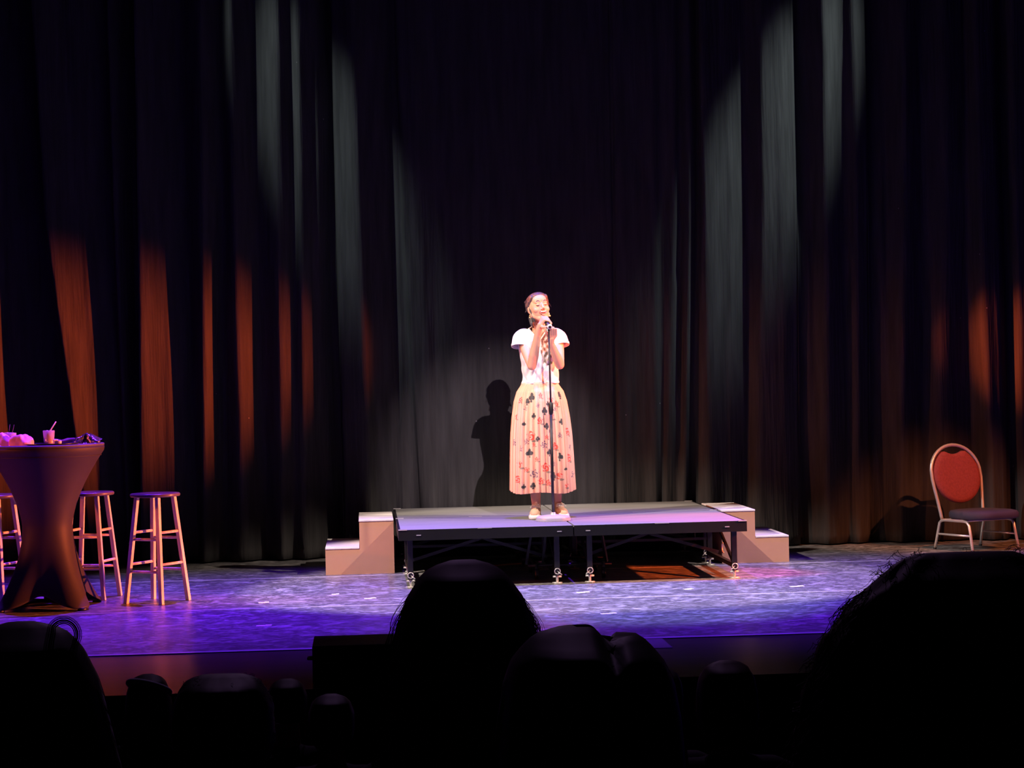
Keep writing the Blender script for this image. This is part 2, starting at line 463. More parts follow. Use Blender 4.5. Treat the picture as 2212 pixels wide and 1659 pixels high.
# ================================================================== FOLDING STAGE UNITS
deck_m = mat('grey_stage_carpet', (0.22, 0.225, 0.215), 0.75, var=0.10, scale=5, bump=0.15, bscale=90, vec=(0.5, 2, 1))
edge_m = mat('black_powder_frame', (0.008, 0.008, 0.009), 0.5, spec=0.3)
H = 0.4064
def folding_stage(label, loc):
    t = thing('folding_stage', label, 'stage platform', loc, 0, 'folding platform units side by side')
    for sx in (-1, 1):
        x0, x1 = (-1.205, -0.006) if sx < 0 else (0.006, 1.205)
        d = obj('deck_panel', MB().box(x0, x1, 0.012, 1.207, H - .016, H), deck_m, t, False, bevel=.002)
        fr = MB()
        xo0, xo1 = (-1.22, -0.004) if sx < 0 else (0.004, 1.22)
        fr.box(xo0, xo1, 0.0, 0.012, H - .075, H - .001).box(xo0, xo1, 1.207, 1.219, H - .075, H - .001)
        if sx < 0: fr.box(-1.22, -1.205, .012, 1.207, H - .075, H - .001).box(-.05, -.006, .012, 1.207, H - .07, H - .018)
        else: fr.box(1.205, 1.22, .012, 1.207, H - .075, H - .001).box(.006, .05, .012, 1.207, H - .07, H - .018)
        for y in (.3, .6, .9): fr.box(min(x0, x1), max(x0, x1), y - .015, y + .015, H - .06, H - .018)
        obj('edge_frame', fr, edge_m, t, False)
        # corner caps and clips
        for y in (0.0, 1.219):
            cx = sx * 1.22
            cp = MB().box(min(cx, cx - sx * .06), max(cx, cx - sx * .06), y - .004 if y < .5 else y - .02, y + .02 if y < .5 else y + .004, H - .004, H + .003)
            obj('corner_cap', cp, white_metal, d, False)
        mb = MB().box(sx * .62 - .05, sx * .62 + .05, -.003, .014, H - .004, H + .002)
        obj('edge_clip', mb, white_metal, d, False)
        for xx in (sx * 1.08, sx * .10):
            obj('edge_clip', MB().box(xx - .016, xx + .016, -.004, .002, H - .042, H - .036), white_metal, d, False)
        for xl in (1.14, 0.115):
            for y in (.085, 1.13):
                x = sx * xl
                lg = obj('leg', MB().box(x - .019, x + .019, y - .019, y + .019, .055, H - .07), black_steel, t, False, bevel=.003)
                ft = MB().tube([(x, y, .0), (x, y, .006)], .036, 16).tube([(x, y, .006), (x, y, .07)], .009, 10)
                ft.tube([(x - .03, y, .045), (x + .03, y, .045)], .007, 8)
                obj('levelling_foot', ft, white_metal, lg)
                if y < .5:
                    w_ = MB().tube([(x + .014 * sx, y - .045, .075 + .018 * math.sin(a)) if False else (x + .02 * math.cos(a), y - .03, .085 + .02 * math.sin(a)) for a in np.linspace(0, 2 * PI, 12)[:-1]], .0035, 6, closed=True)
                    w_.tube([(x, y - .02, .085), (x - sx * .03, y - .035, .06)], .004, 6)
                    obj('adjuster_ring', w_, white_metal, lg)
        # leg frame rails and braces
        br = MB()
        for xl in (1.14, .115):
            x = sx * xl
            br.bar((x, .085, .09), (x, 1.13, .09), .03, .03)
            br.bar((x, .10, .10), (x, .75, H - .08), .012, .035)
        br.bar((sx * 1.12, .62, .14), (sx * .45, .62, H - .07), .012, .022)
        br.bar((sx * .135, .62, .14), (sx * .75, .62, H - .07), .012, .022)
        br.bar((sx * .115, 1.13, .20), (sx * 1.14, 1.13, .20), .02, .02)
        obj('brace', br, black_steel, t, False)
        if sx > 0:
            bk = MB()
            for q in range(18):
                a = R(60 + 300 * q / 17)
            pts = [(1.118, .42 + .035 * math.cos(a), .185 + .035 * math.sin(a)) for a in np.linspace(R(-120), R(110), 12)]
            bk.tube(pts, .006, 6)
            obj('release_hook', bk, white_metal, t)
    # folding hinge mechanism of the centre
    for k, xx in enumerate((-.30, -.24, -.18, .17, .23, .29)):
        if k in (1, 4): continue
        obj('lift_rod', MB().bar((xx, .5 + .05 * (k % 2), .10), (xx * .85, .5, H - .07), .018, .018), black_steel, t, False)
    for sx in (-1, 1):
        for y in (.33, .87):
            x = sx * .24
            cs = MB().tube([(x - .012, y, .045), (x + .012, y, .045)], .042, 18)
            cs.bar((x, y, .045), (x, y, .12), .03, .02)
            obj('caster', cs, black_steel, t)
    obj('axle', MB().tube([(-.3, .33, .105), (.3, .33, .105)], .012, 8).tube([(-.3, .87, .105), (.3, .87, .105)], .012, 8).tube([(-.24, .33, .105), (-.24, .87, .105)], .012, 8).tube([(.24, .33, .105), (.24, .87, .105)], .012, 8), black_steel, t)
    return t
fs1 = folding_stage('front half of the grey-topped folding platform, nearer the audience', (0, 0, 0))
fs2 = copy_tree(fs1)
fs2.location = (0, 1.222, 0)
fs2['label'] = 'rear half of the grey-topped folding platform, against the curtain'

# ================================================================== STEP UNITS
step_m = mat('painted_plywood_tan', (0.58, 0.31, 0.20), 0.7, var=0.07, scale=3, bump=0.03)
tread_m = mat('pale_tread', (0.88, 0.84, 0.82), 0.6, var=0.04)
def steps(label, x_in, s):
    """x_in: x of the tall side beside the platform; s: direction the steps go down"""
    t = thing('step_unit', label, 'steps', (x_in + s * .257, 1.2, 0), 0, 'two-step plywood units at the platform ends')
    D = .92; W = .257
    prof = [(-W, 0), (W, 0), (W, .19), (0, .19), (0, .392), (-W, .392)]
    vs = [(s * x, y, z) for y in (0, D) for x, z in prof]
    n = 6
    fs = [tuple(range(n)), tuple(range(2 * n - 1, n - 1, -1))] + [(i, i + n, (i + 1) % n + n, (i + 1) % n) for i in range(n)]
    obj('body', MB().add(vs, fs), step_m, t, False)
    for a, b, z in ((-W, .003, .392), (0.003, W, .19)):
        xa, xb = sorted((s * a, s * b))
        obj('tread', MB().box(xa - .0, xb + .0, -.004, D, z, z + .013), tread_m, t, False, bevel=.002)
    return t
steps('pale two-step unit at the left end of the platform, bar stools side', -1.237, -1)
steps('pale two-step unit at the right end of the platform, banquet chair side', 1.247, 1)

# ================================================================== MICROPHONE STAND
BX, BY = -.093, .53
ms = thing('microphone_stand', 'straight black microphone stand on a round chrome base in front of the woman', 'microphone stand', (BX, BY, H))
obj('base', MB().lathe([(.10, 0), (.123, .001), (.126, .012), (.122, .026), (.105, .036), (.05, .044), (.022, .047), (.018, .055), (.0165, .062)], n=48), chrome, ms, auto=40)
obj('lower_tube', MB().tube([(0, 0, .05), (0, 0, .83)], .0105, 16), black_steel, ms)
obj('upper_tube', MB().tube([(0, 0, .83), (-.003, 0, 1.375)], .0065, 14), black_steel, ms)
obj('clutch', MB().lathe([(.0105, .765), (.015, .775), (.0165, .80), (.0165, .84), (.012, .852), (.007, .86)], n=20), black_steel, ms)
obj('mic_clip', MB().tube([(-.003, 0, 1.37), (-.001, .010, 1.392)], .009, 12).tube([(-.009, .045, 1.414), (-.001, .0, 1.399)], .0165, 16), black_steel, ms)
mo = thing('microphone', 'handheld microphone with silver end in the stand clip, held at her mouth', 'microphone', (-.104, .585, 1.836))
ax = Vector((.029, -.165, -.062)).normalized()
def on(a): return tuple(ax * a)
obj('handle', MB().tube([on(-.045), on(.0), on(.075)], [.0165, .0145, .0118], 18), mat('mic_black', (0.03, 0.03, 0.032), 0.4), mo)
obj('grille', MB().ell(on(-.072), (.025, .025, .025)), mat('mic_grille', (0.30, 0.30, 0.31), 0.4, metal=.8, bump=.4, bscale=300), mo)
obj('end_ring', MB().tube([on(.074), on(.078), on(.090)], [.0122, .0175, .0180], 20), mat('silver_ring', (0.85, 0.85, 0.85), 0.4, metal=.2), mo)
obj('plug', MB().tube([on(.089), on(.0925)], .0115, 16), black_steel, mo)

# ================================================================== THE WOMAN
PX, PY = -.13, .86
P0 = (PX, PY, H)
skin = mat('skin_warm', (0.62, 0.34, 0.22), 0.5, var=0.05, scale=14, bump=0.03, bscale=200, spec=0.4)
woman = tag(thing('person', '', 'person', P0), 'smiling woman in white t-shirt and long floral skirt standing at the microphone on the platform', 'person')
HC = Vector((-.140, .842, 1.952))
HR = (Matrix.Rotation(R(13), 4, 'Z') @ Matrix.Rotation(R(-13), 4, 'X') @ Matrix.Rotation(R(-5), 4, 'Y'))
def hp(x, y, z): return HC + (HR @ Vector((x, y, z)))
b = MB()
# head (local frame: face towards -y)
h = MB()
h.ell((0, .014, .020), (.074, .090, .090))
h.ell((0, -.028, -.022), (.061, .062, .086))
h.ell((0, -.060, -.092), (.025, .024, .020))
for s in (-1, 1):
    h.cap((s * .052, -.005, -.050), .022, (s * .018, -.058, -.092), .019)
    h.ell((s * .036, -.058, -.026), (.026, .024, .024))
    h.ell((s * .027, -.079, .026), (.022, .012, .009))
    h.ell((s * .028, -.078, .008), (.015, .012, .010))
    h.ell((s * .011, -.100, -.030), (.008, .009, .007))
    h.ell((s * .074, .008, -.004), (.009, .017, .028))
    h.ell((s * .071, .002, -.030), (.006, .009, .010))
h.cap((0, -.088, .014), .007, (0, -.106, -.022), .010)
h.ell((0, -.045, .048), (.055, .045, .045))
h.ell((0, -.088, -.074), (.017, .009, .006))
b.add([hp(*p) for p in h.v], h.f)
# neck, trunk
b.cap(HC + Vector((.004, .03, -.05)), .047, (-.136, .895, 1.79), .050)
b.cap((-.136, .895, 1.79), .052, (-.13, .89, 1.73), .07)
b.ell((-.13, .885, 1.66), (.135, .090, .105))
b.ell((-.135, .885, 1.50), (.115, .080, .14))
b.ell((-.135, .89, 1.33), (.135, .095, .11))
for s, sh, el, wr in ((-1, (-.264, .882, 1.730), (-.208, .715, 1.530), (-.163, .605, 1.790)), (1, (.002, .882, 1.730), (-.004, .715, 1.532), (-.074, .605, 1.690))):
    b.cap((-.13 + s * .07, .89, 1.74), .042, sh, .040)
    sh, el, wr = Vector(sh), Vector(el), Vector(wr)
    b.chain([sh, sh.lerp(el, .5), el], [.040, .040, .034])
    b.ell(el, (.034, .034, .034))
    b.chain([el, el.lerp(wr, .3), wr], [.034, .036, .0215])
# legs
for s, ank, knee in ((-1, (-.186, .88, .50), (-.205, .86, .90)), (1, (-.026, .93, .50), (-.050, .88, .90))):
    b.chain([(-.13 + s * .07, .89, 1.28), knee, (knee[0] * .45 + ank[0] * .55, knee[1] + .025, .73), ank], [.085, .055, .050, .033])
    b.cap(ank, .034, (ank[0], ank[1] + .02, .445), .030)
    b.cap((ank[0], ank[1] + .02, .445), .028, (ank[0] - .02 * (s < 0) + .012 * (s > 0), ank[1] - .13, .435), .022)
# right hand (viewer's left) over the microphone
def finger(mb, pts, r0, r1):
    n = len(pts)
    mb.chain(pts, [r0 + (r1 - r0) * i / (n - 1) for i in range(n)], 10)
wr = Vector((-.163, .605, 1.790))
b.cap(wr, .0215, (-.150, .590, 1.825), .021)
for k in range(4):
    o = ax * (.021 * k) + Vector((-.104, .585, 1.836)) - ax * .045 - Vector((-.104, .585, 1.836))
    base = Vector((-.104, .585, 1.836)) + ax * (-.040 + .0215 * k)
    kn = base + Vector((-.022, 0, .030))
    pip = base + Vector((.014, -.003, .027 - .002 * k))
    dip = base + Vector((.026, -.006, .006))
    tip = base + Vector((.020, -.008, -.012))
    b.cap(Vector((-.148, .590, 1.826)) + ax * (.008 * (k - 1.5)), .0155, kn, .0105)
    finger(b, [kn, pip, dip, tip], .0098 - .0006 * (k == 3), .0076)
finger(b, [(-.150, .585, 1.818), (-.136, .560, 1.806), (-.122, .545, 1.806), (-.108, .532, 1.808)], .0135, .0085)
# left hand below, fingers up against the stand
wl = Vector((-.074, .605, 1.690))
b.cap(wl, .0215, (-.070, .585, 1.725), .021)
for k in range(4):
    x = -.083 + .0145 * k
    z = 1.745
    b.cap((-.070 + (k - 1.5) * .007, .583, 1.722), .0135, (x, .570, z), .0105)
    tipz = [1.800, 1.806, 1.802, 1.790][k]
    finger(b, [(x, .570, z), (x - .001, .548, z + .030), (x - .003, .536, z + .047), (x - .006, .540, tipz)], .0092, .0070)
finger(b, [(-.080, .585, 1.728), (-.102, .565, 1.752), (-.114, .548, 1.772), (-.117, .540, 1.790)], .0125, .0085)
body = obj('body', b, skin, woman, True, P0, remesh=.0034, rsm=6)

def head_child(name, mb, m, **k):
    q = MB(); q.add([hp(*p) for p in mb.v], mb.f)
    return obj(name, q, m, woman, True, P0, **k)
brow_m = mat('brow_hair', (0.05, 0.025, 0.015), 0.7)
for s in (-1, 1):
    head_child('eyebrow', MB().tube([(s * .013, -.0925, .029), (s * .024, -.0935, .036), (s * .034, -.089, .036), (s * .044, -.080, .029)], [.0018, .0030, .0028, .0012], 8), brow_m)
    head_child('eyelash', MB().tube([(s * .016, -.0895, .006), (s * .022, -.0915, .001), (s * .029, -.0915, -.001), (s * .036, -.088, .001), (s * .042, -.083, .006)], [.001, .0017, .002, .0018, .001], 8), brow_m)
    head_child('nostril', MB().ell((s * .007, -.111, -.035), (.0032, .0035, .0022)), mat('dark_red', (0.12, 0.03, 0.02), 0.7))
mo_in = MB().ell((0, -.0835, -.054), (.024, .010, .0105))
head_child('mouth_interior', mo_in, mat('dark_red', (0.12, 0.03, 0.02), 0.7))
lp = []
for a in np.linspace(0, 2 * PI, 29)[:-1]:
    x = .0265 * math.cos(a)
    z = -.0535 + (.0085 * math.sin(a) if math.sin(a) > 0 else .0135 * math.sin(a)) + 7.0 * x * x
    lp.append((x, -.0930 + 9 * x * x, z))
head_child('lips', MB().tube(lp, .0038, 8, closed=True), mat('lip_rose', (0.60, 0.16, 0.12), 0.4))
tp = [(x, -.0935 + 9 * x * x, -.0495 + 7 * x * x) for x in np.linspace(-.019, .019, 9)]
head_child('teeth', MB().tube(tp, .0046, 8), mat('teeth_white', (0.9, 0.84, 0.75), 0.3))
# hair swept back into a low knot
hair_m = mat('dark_brown_hair', (0.050, 0.050, 0.052), 0.5, var=0.6, scale=30, vec=(6, 1, 6), spec=0.6, bump=0.3, bscale=40)
g = MB()
g.ell((0, .028, .030), (.080, .090, .088))
g.ell((0, -.012, .082), (.064, .062, .036))
g.ell((0, .01, .060), (.076, .075, .055))
for s in (-1, 1):
    g.cap((s * .050, -.035, .075), .022, (s * .074, .015, .030), .018)
    g.cap((s * .070, -.010, .050), .014, (s * .072, .012, .015), .012)
g.ell((0, .085, -.045), (.045, .038, .045))
g.cap((-.040, .060, -.055), .030, (-.058, .030, -.100), .019)
g.cap((-.058, .030, -.100), .018, (-.050, .040, -.125), .010)
q = MB(); q.add([hp(*p) for p in g.v], g.f)
hair = obj('hair', q, hair_m, woman, True, P0, remesh=.0035, rsm=2)
st = MB()
for k in range(420):
    a = random.uniform(-1.25, 1.25)
    x0 = .066 * math.sin(a); z0 = .084 + .022 * math.cos(a) - .030 * abs(math.sin(a)) ** 3
    y0 = -.060 + .030 * abs(math.sin(a))
    pts = []
    t0_ = random.uniform(0, .45)
    for t in np.linspace(t0_, min(1, t0_ + .6), 6):
        th = t * 2.3
        x = x0 * (1 + .25 * math.sin(t * PI)) * (1 - .55 * t)
        y = .028 + (y0 - .028) * math.cos(th) * 1.0 + 0.012 * math.sin(th)
        z = .030 + (z0 - .030) * math.cos(th) - .05 * t * t + .045 * math.sin(th)
        # keep on the hair cap
        v = Vector((x / .0825, (y - .028) / .0925, (z - .030) / .0905))
        if v.length < 1: v = v.normalized()
        v = v.normalized() * random.uniform(1.0, 1.03)
        pts.append((v.x * .0825, .028 + v.y * .0925, .030 + v.z * .0905))
    st.tube(pts, .0009, 4, cap=False)
for k in range(46):
    s = random.choice((-1, -1, 1))
    y = random.uniform(-.02, .05); z = random.uniform(.0, .09)
    p = Vector((s * (.078 - max(0, z - .04) * .5), y, z))
    d = Vector((s * random.uniform(.2, 1.0), random.uniform(-.3, .5), random.uniform(-.9, .2)))
    L = random.uniform(.012, .038)
    st.tube([p, p + d * L * .5 + Vector((0, 0, .004)), p + d * L + Vector((0, 0, -.010 * random.random()))], [.0009, .0008, .0004], 4)
for k in range(16):
    x = -.066 + random.uniform(-.006, .006)
    st.tube([(x, -.004, .03), (x - .006, -.012, -.01), (x + .002, -.02, -.05), (x + .008 + random.uniform(-.006, .006), -.02, -.09), (x + .012, -.012, -.120 - random.random() * .02)], .0008, 4)
q = MB(); q.add([hp(*p) for p in st.v], st.f)
obj('hair_strands', q, hair_m, hair, True)
bpy.data.objects[hair.children[0].name].location = (-P0[0], -P0[1], -P0[2])
ear = [MB().tube([(q_, -.001, -.040), (q_, -.001, -.060)], .0016, 6).ell((q_, -.001, -.064), (.006, .003, .008)) for q_ in (-.078, .076)]
head_child('earring', ear[0], mat('gold', (0.85, 0.6, 0.25), 0.3, metal=1))
head_child('earring', ear[1], mat('gold', (0.85, 0.6, 0.25), 0.3, metal=1))

# t-shirt: lofted cloth with v-neck, sleeves and a dark printed figure
NU = 320
lv = [(1.398, .134, .100), (1.412, .136, .102), (1.425, .133, .100), (1.47, .132, .099), (1.53, .136, .101), (1.60, .147, .108), (1.66, .158, .116), (1.71, .168, .114), (1.745, .172, .104), (1.772, .156, .088), (1.792, .118, .072), (1.806, .076, .060), (1.818, .058, .054)]
NR = 190
zz = np.linspace(1.398, 1.818, NR)
A_ = np.interp(zz, [l[0] for l in lv], [l[1] for l in lv]); B_ = np.interp(zz, [l[0] for l in lv], [l[2] for l in lv])
sm = MB(); vs = []; cols = []
def print_col(x, z, front):
    base = (0.80, 0.78, 0.80)
    if not front: return base
    u, v = (x + .085) / .052, (z - 1.655) / .125
    if abs(u) < 1 and abs(v) < 1:
        n = math.sin(u * 9 + v * 4 + 2 * math.sin(v * 7)) + math.sin(v * 17 - u * 5) * .8 + math.sin(u * 23 + v * 13) * .5
        shape = (u * 1.05) ** 2 + (v * .95) ** 2 + .18 * math.sin(v * 9)
        if shape < 1:
            if v > .35: return (0.10, 0.06, 0.05) if n > -.6 else (0.5, 0.42, 0.36)
            return (0.16, 0.13, 0.10) if n > .35 else ((0.50, 0.45, 0.36) if n > -.7 else base)
    return base
ZL = [l[0] for l in lv]; AL = [l[1] for l in lv]; BL = [l[2] for l in lv]
ztop = []
for k in range(NU):
    a = 2 * PI * k / NU
    ca, sa = math.cos(a), math.sin(a)
    r = (abs(ca) ** 2.4 + abs(sa) ** 2.4) ** (-1 / 2.4)
    z = 1.818
    if sa < 0.0:
        for _ in range(40):
            x = -.133 + ca * r * np.interp(z, ZL, AL)
            z = .6 * z + .4 * min(1.818, 1.708 + abs(x + .146) * 1.35)
    ztop.append(z)
for i in range(NR):
    for k in range(NU):
        a = 2 * PI * k / NU
        ca, sa = math.cos(a), math.sin(a)
        f0 = i / (NR - 1)
        z = 1.398 + (1.818 - 1.398) * f0
        if z > 1.60: z = 1.60 + (z - 1.60) * (ztop[k] - 1.60) / .218
        Az, Bz = np.interp(z, ZL, AL), np.interp(z, ZL, BL)
        e = 2.4
        r = (abs(ca) ** e + abs(sa) ** e) ** (-1 / e)
        wv = 0
        if z < 1.62:
            f_ = min(1, (1.62 - z) / .08)
            wv = f_ * (.004 * math.sin(60 * (z - 1.4) + 11 * ca) + .0045 * math.sin(60 * (z - .35 * ca) + 2) * max(0, -sa))
            wv += .004 * f_ * math.sin(a * 9 + z * 20)
        if z < 1.412: wv += .004
        x = -.133 + ca * r * Az * (1 + wv * 5)
        y = .888 + sa * r * (Bz + wv)
        vs.append((x, y, z))
        cols.append(print_col(x, z, sa < 0))
fs = [(i * NU + k, i * NU + (k + 1) % NU, (i + 1) * NU + (k + 1) % NU, (i + 1) * NU + k) for i in range(NR - 1) for k in range(NU)]
sm.v += vs; sm.f += fs; sm.c += cols
sm.tube([(vs[(NR - 1) * NU + k][0], vs[(NR - 1) * NU + k][1], vs[(NR - 1) * NU + k][2]) for k in range(0, NU, 4)], .0045, 8, closed=True, col=(0.80, 0.78, 0.80))
def smooth_path(P, n=5):
    P = [Vector(p) for p in P]; out = []
    Q = [P[0] * 2 - P[1]] + P + [P[-1] * 2 - P[-2]]
    for i in range(1, len(Q) - 2):
        for k in range(n):
            t = k / n
            out.append(0.5 * ((2 * Q[i]) + (Q[i + 1] - Q[i - 1]) * t + (2 * Q[i - 1] - 5 * Q[i] + 4 * Q[i + 1] - Q[i + 2]) * t * t + (3 * Q[i] - Q[i - 1] - 3 * Q[i + 1] + Q[i + 2]) * t ** 3))
    out.append(P[-1])
    return out
wcol = (0.80, 0.78, 0.80)
for s in (-1, 1):
    if s < 0: pts = [(-.200, .890, 1.757), (-.243, .888, 1.757), (-.276, .876, 1.735), (-.286, .854, 1.700), (-.287, .848, 1.690), (-.288, .842, 1.672)]
    else: pts = [(-.065, .890, 1.757), (-.022, .888, 1.757), (.011, .876, 1.735), (.022, .854, 1.702), (.023, .848, 1.692), (.025, .842, 1.675)]
    sm.tube(smooth_path(pts), list(np.interp(np.linspace(0, 5, 26), [0, .6, 1.2, 2, 3, 3.9, 4.05, 5], [.030, .046, .053, .055, .055, .055, .060, .059])), 40, cap=False, col=wcol)
tee = obj('t_shirt', sm, mat('white_cotton', (0.8, 0.78, 0.8), 0.8, var=0.03, attr='Col', bump=.1, bscale=25), woman, True, P0, solid=.003)
# skirt with gathered pleats and a scattered print of flowers and clubs
NK, NZ = 480, 230
zk = np.linspace(1.400, .606, NZ)
ka = np.interp(-zk, [-1.41, -1.385, -1.34, -1.27, -1.15, -1.0, -.85, -.7, -.6], [.130, .142, .172, .192, .208, .219, .226, .231, .235])
cxk = np.interp(-zk, [-1.41, -.6], [-.139, -.137])
motifs = []   # (angle, z, size, kind)
def front_motif(u, z, size, kind):  # u: fraction of half width, -1..1
    motifs.append((-math.acos(max(-1, min(1, u))), z, size * 1.3, kind))
for u, z, s_, kd in ((-.40, 1.30, .030, 0), (.35, 1.28, .024, 1), (.75, 1.31, .024, 0), (-.80, 1.28, .020, 1), (-.05, 1.31, .018, 1), (.08, 1.20, .024, 0), (-.30, 1.165, .019, 0), (-.62, 1.11, .019, 0), (.33, 1.16, .022, 1), (.66, 1.12, .020, 0), (-.10, 1.13, .023, 1), (-.88, 1.16, .018, 1), (-.40, 1.02, .033, 1), (.02, .955, .026, 2), (.13, 1.09, .020, 0), (.40, .945, .025, 1), (.85, 1.04, .026, 1), (-.45, .90, .029, 0), (.20, .90, .024, 0), (.55, .87, .026, 0), (.84, .85, .026, 1), (-.75, .82, .026, 1), (.05, .79, .030, 1), (-.30, .745, .030, 2), (.30, .73, .026, 0), (.50, .735, .026, 1), (-.82, .71, .024, 1), (-.10, .69, .022, 1), (.90, .93, .02, 2), (-.92, .97, .022, 2), (.92, .72, .024, 2), (-.60, 1.22, .018, 2), (.50, 1.21, .02, 2), (-.72, .93, .02, 2), (-.22, .85, .015, 1), (.70, .78, .017, 0), (-.15, 1.24, .016, 2), (.22, 1.25, .018, 0), (-.55, 1.27, .022, 0), (.56, 1.25, .02, 1), (-.18, 1.00, .016, 0), (-.55, .98, .02, 2), (.58, 1.02, .018, 2), (-.3, .96, .014, 1), (.33, .82, .02, 2), (-.55, .78, .016, 1), (.12, .68, .02, 1), (.70, .66, .018, 1), (-.35, .66, .02, 0), (.28, 1.05, .018, 2), (-.62, .66, .02, 0), (.12, 1.01, .014, 1)):
    front_motif(u, z, s_, kd)
for k in range(44): motifs.append((random.uniform(.1, PI - .1), random.uniform(.66, 1.34), random.uniform(.018, .03), k % 3))
cols = np.zeros((NZ, NK, 3)); cols[:] = (0.80, 0.44, 0.30)
ang = np.linspace(0, 2 * PI, NK, endpoint=False)
ang2 = np.where(ang > PI, ang - 2 * PI, ang)
for (ma, mz, ms_, kd) in motifs:
    du = (ang2 - ma); du = (du + PI) % (2 * PI) - PI
    U = du[None, :] * .22 * 1.15 / ms_ * np.ones((NZ, 1)); V = (zk[:, None] - mz) / ms_ * np.ones((1, NK))
    if kd == 0:   # club
        m_ = ((U ** 2 + (V - .48) ** 2) < .17) | (((U - .42) ** 2 + (V + .10) ** 2) < .17) | (((U + .42) ** 2 + (V + .10) ** 2) < .17) | ((abs(U) < .15 + .12 * (V < -.6)) & (V < 0) & (V > -.95))
        cols[m_] = (0.06, 0.055, 0.055)
    elif kd == 1:  # rose
        rr = np.sqrt(U ** 2 + V ** 2); th = np.arctan2(V, U)
        m_ = rr < .80 + .14 * np.sin(5 * th)
        cols[m_] = (0.78, 0.10, 0.06)
        cols[m_ & (np.sin(rr * 11 + th * 2) > .45)] = (0.88, 0.42, 0.32)
        lf = (((U - .7) / .55) ** 2 + ((V + .85) / .22) ** 2) < 1
        cols[lf] = (0.30, 0.22, 0.16)
    else:          # dark blossom
        rr = np.sqrt(U ** 2 + V ** 2); th = np.arctan2(V, U)
        m_ = rr < .75 + .22 * np.sin(6 * th)
        cols[m_ & (np.sin(rr * 13 + th * 3) > -.3)] = (0.20, 0.12, 0.16)
pl = MB(); vs = []
NP = 34
ph = rng.uniform(-.6, .6, NP + 1)
for i, z in enumerate(zk):
    t = (1.40 - z) / .794
    amp = (.012 + .055 * min(1, t * 2.2)) * (1 - .15 * t)
    for k in range(NK):
        a = ang[k]
        pidx = a / (2 * PI) * NP
        sft = ph[int(pidx) % NP] * .35 * (1 - abs(2 * (pidx % 1) - 1))
        wv = math.sin(2 * PI * (pidx + sft)) + .35 * math.sin(2 * PI * 2 * pidx + 1)
        r = 1 + amp * .95 * wv + .018 * math.sin(3 * a + 1) * t
        hz = z + .008 * math.sin(4 * a + 2) * t * t + (.012 * math.sin(a) * t)
        vs.append((cxk[i] + ka[i] * r * math.cos(a), .89 + ka[i] * .80 * r * math.sin(a) - .01 * t, hz))
fs = [(i * NK + k, (i + 1) * NK + k, (i + 1) * NK + (k + 1) % NK, i * NK + (k + 1) % NK) for i in range(NZ - 1) for k in range(NK)]
pl.v = vs; pl.f = fs; pl.c = [tuple(c) for c in cols.reshape(-1, 3)]
skirt = obj('skirt', pl, mat('printed_skirt', (0.8, 0.6, 0.5), 0.75, var=0.04, attr='Col'), woman, True, P0, solid=.0015)
obj('waistband', MB().lathe([(.128, 1.372), (.138, 1.375), (.138, 1.405), (.128, 1.408)], (-.139, .89, 0), 48, 1, .80), mat('pink_waistband', (0.80, 0.50, 0.40), 0.8), woman, True, P0)
# trainers
sole_m = mat('white_rubber', (0.85, 0.84, 0.80), 0.5)
upper_m = mat('nude_canvas', (0.72, 0.48, 0.34), 0.75)
def shoe(hx, hy, tx, ty):
    e_ = thing
    hx_, tx_ = Vector((hx, hy, 0)), Vector((tx, ty, 0))
    d = (tx_ - hx_); L = d.length; d.normalize(); n = Vector((-d.y, d.x, 0))
    def q(a, c, z): return hx_ + d * a + n * c + Vector((0, 0, H + z + .0015))
    up = MB()
    up.chain([q(.03, 0, .055), q(.10, 0, .048), q(.18, 0, .036), q(L - .035, 0, .030)], [.034, .036, .038, .030])
    up.chain([q(.035, 0, .085), q(.075, 0, .078)], [.030, .034])
    up.cap(q(.028, 0, .04), .032, q(.03, 0, .09), .029)
    u_ = obj('shoe', up, upper_m, woman, True, P0, remesh=.004, rsm=3)
    so = MB(); ring = []
    prof = [(0, .024), (.02, .033), (.06, .034), (.12, .037), (.17, .043), (.21, .042), (.235, .034), (.25, .018)]
    N = []
    for a, w_ in prof: N.append((a * L / .25, w_))
    top = [(a, w_) for a, w_ in N] + [(a, -w_) for a, w_ in reversed(N)]
    m = len(top)
    vs = [q(a, c * .96, 0.0) for a, c in top] + [q(a, c, .012) for a, c in top] + [q(a, c * .97, .028) for a, c in top]
    fs = [tuple(range(m)), tuple(range(3 * m - 1, 2 * m - 1, -1))]
    for r_ in range(2):
        for k in range(m): fs.append((r_ * m + k, (r_ + 1) * m + k, (r_ + 1) * m + (k + 1) % m, r_ * m + (k + 1) % m))
    so.add(vs, fs)
    loc = (-P0[0], -P0[1], -P0[2])
    for nm, mb_, mm in (('sole', so, sole_m), ('toe_cap', MB().add([q(L - .050 + v[0], v[1], .024 + v[2]) for v in MB().ell((0, 0, 0), (.046, .038, .026)).v], MB().ell((0, 0, 0), (.046, .038, .026)).f), sole_m)):
        oo = obj(nm, mb_, mm, u_, True); oo.location = loc
    lc = MB()
    for k in range(5):
        a = .115 + .018 * k; z = .083 - .0085 * k
        lc.tube([q(a, -.020, z - .008), q(a + .006, 0, z + .003), q(a, .020, z - .008)], .0028, 6)
    lc.tube([q(.11, 0, .088), q(.105, .025, .098), q(.125, .036, .082), q(.115, .006, .088)], .0025, 6)
    lc.tube([q(.11, 0, .088), q(.105, -.025, .098), q(.125, -.036, .082), q(.115, -.006, .088)], .0025, 6)
    oo = obj('laces', lc, sole_m, u_, True); oo.location = loc
shoe(-.178, .925, -.222, .680)
shoe(-.020, .975, .012, .730)

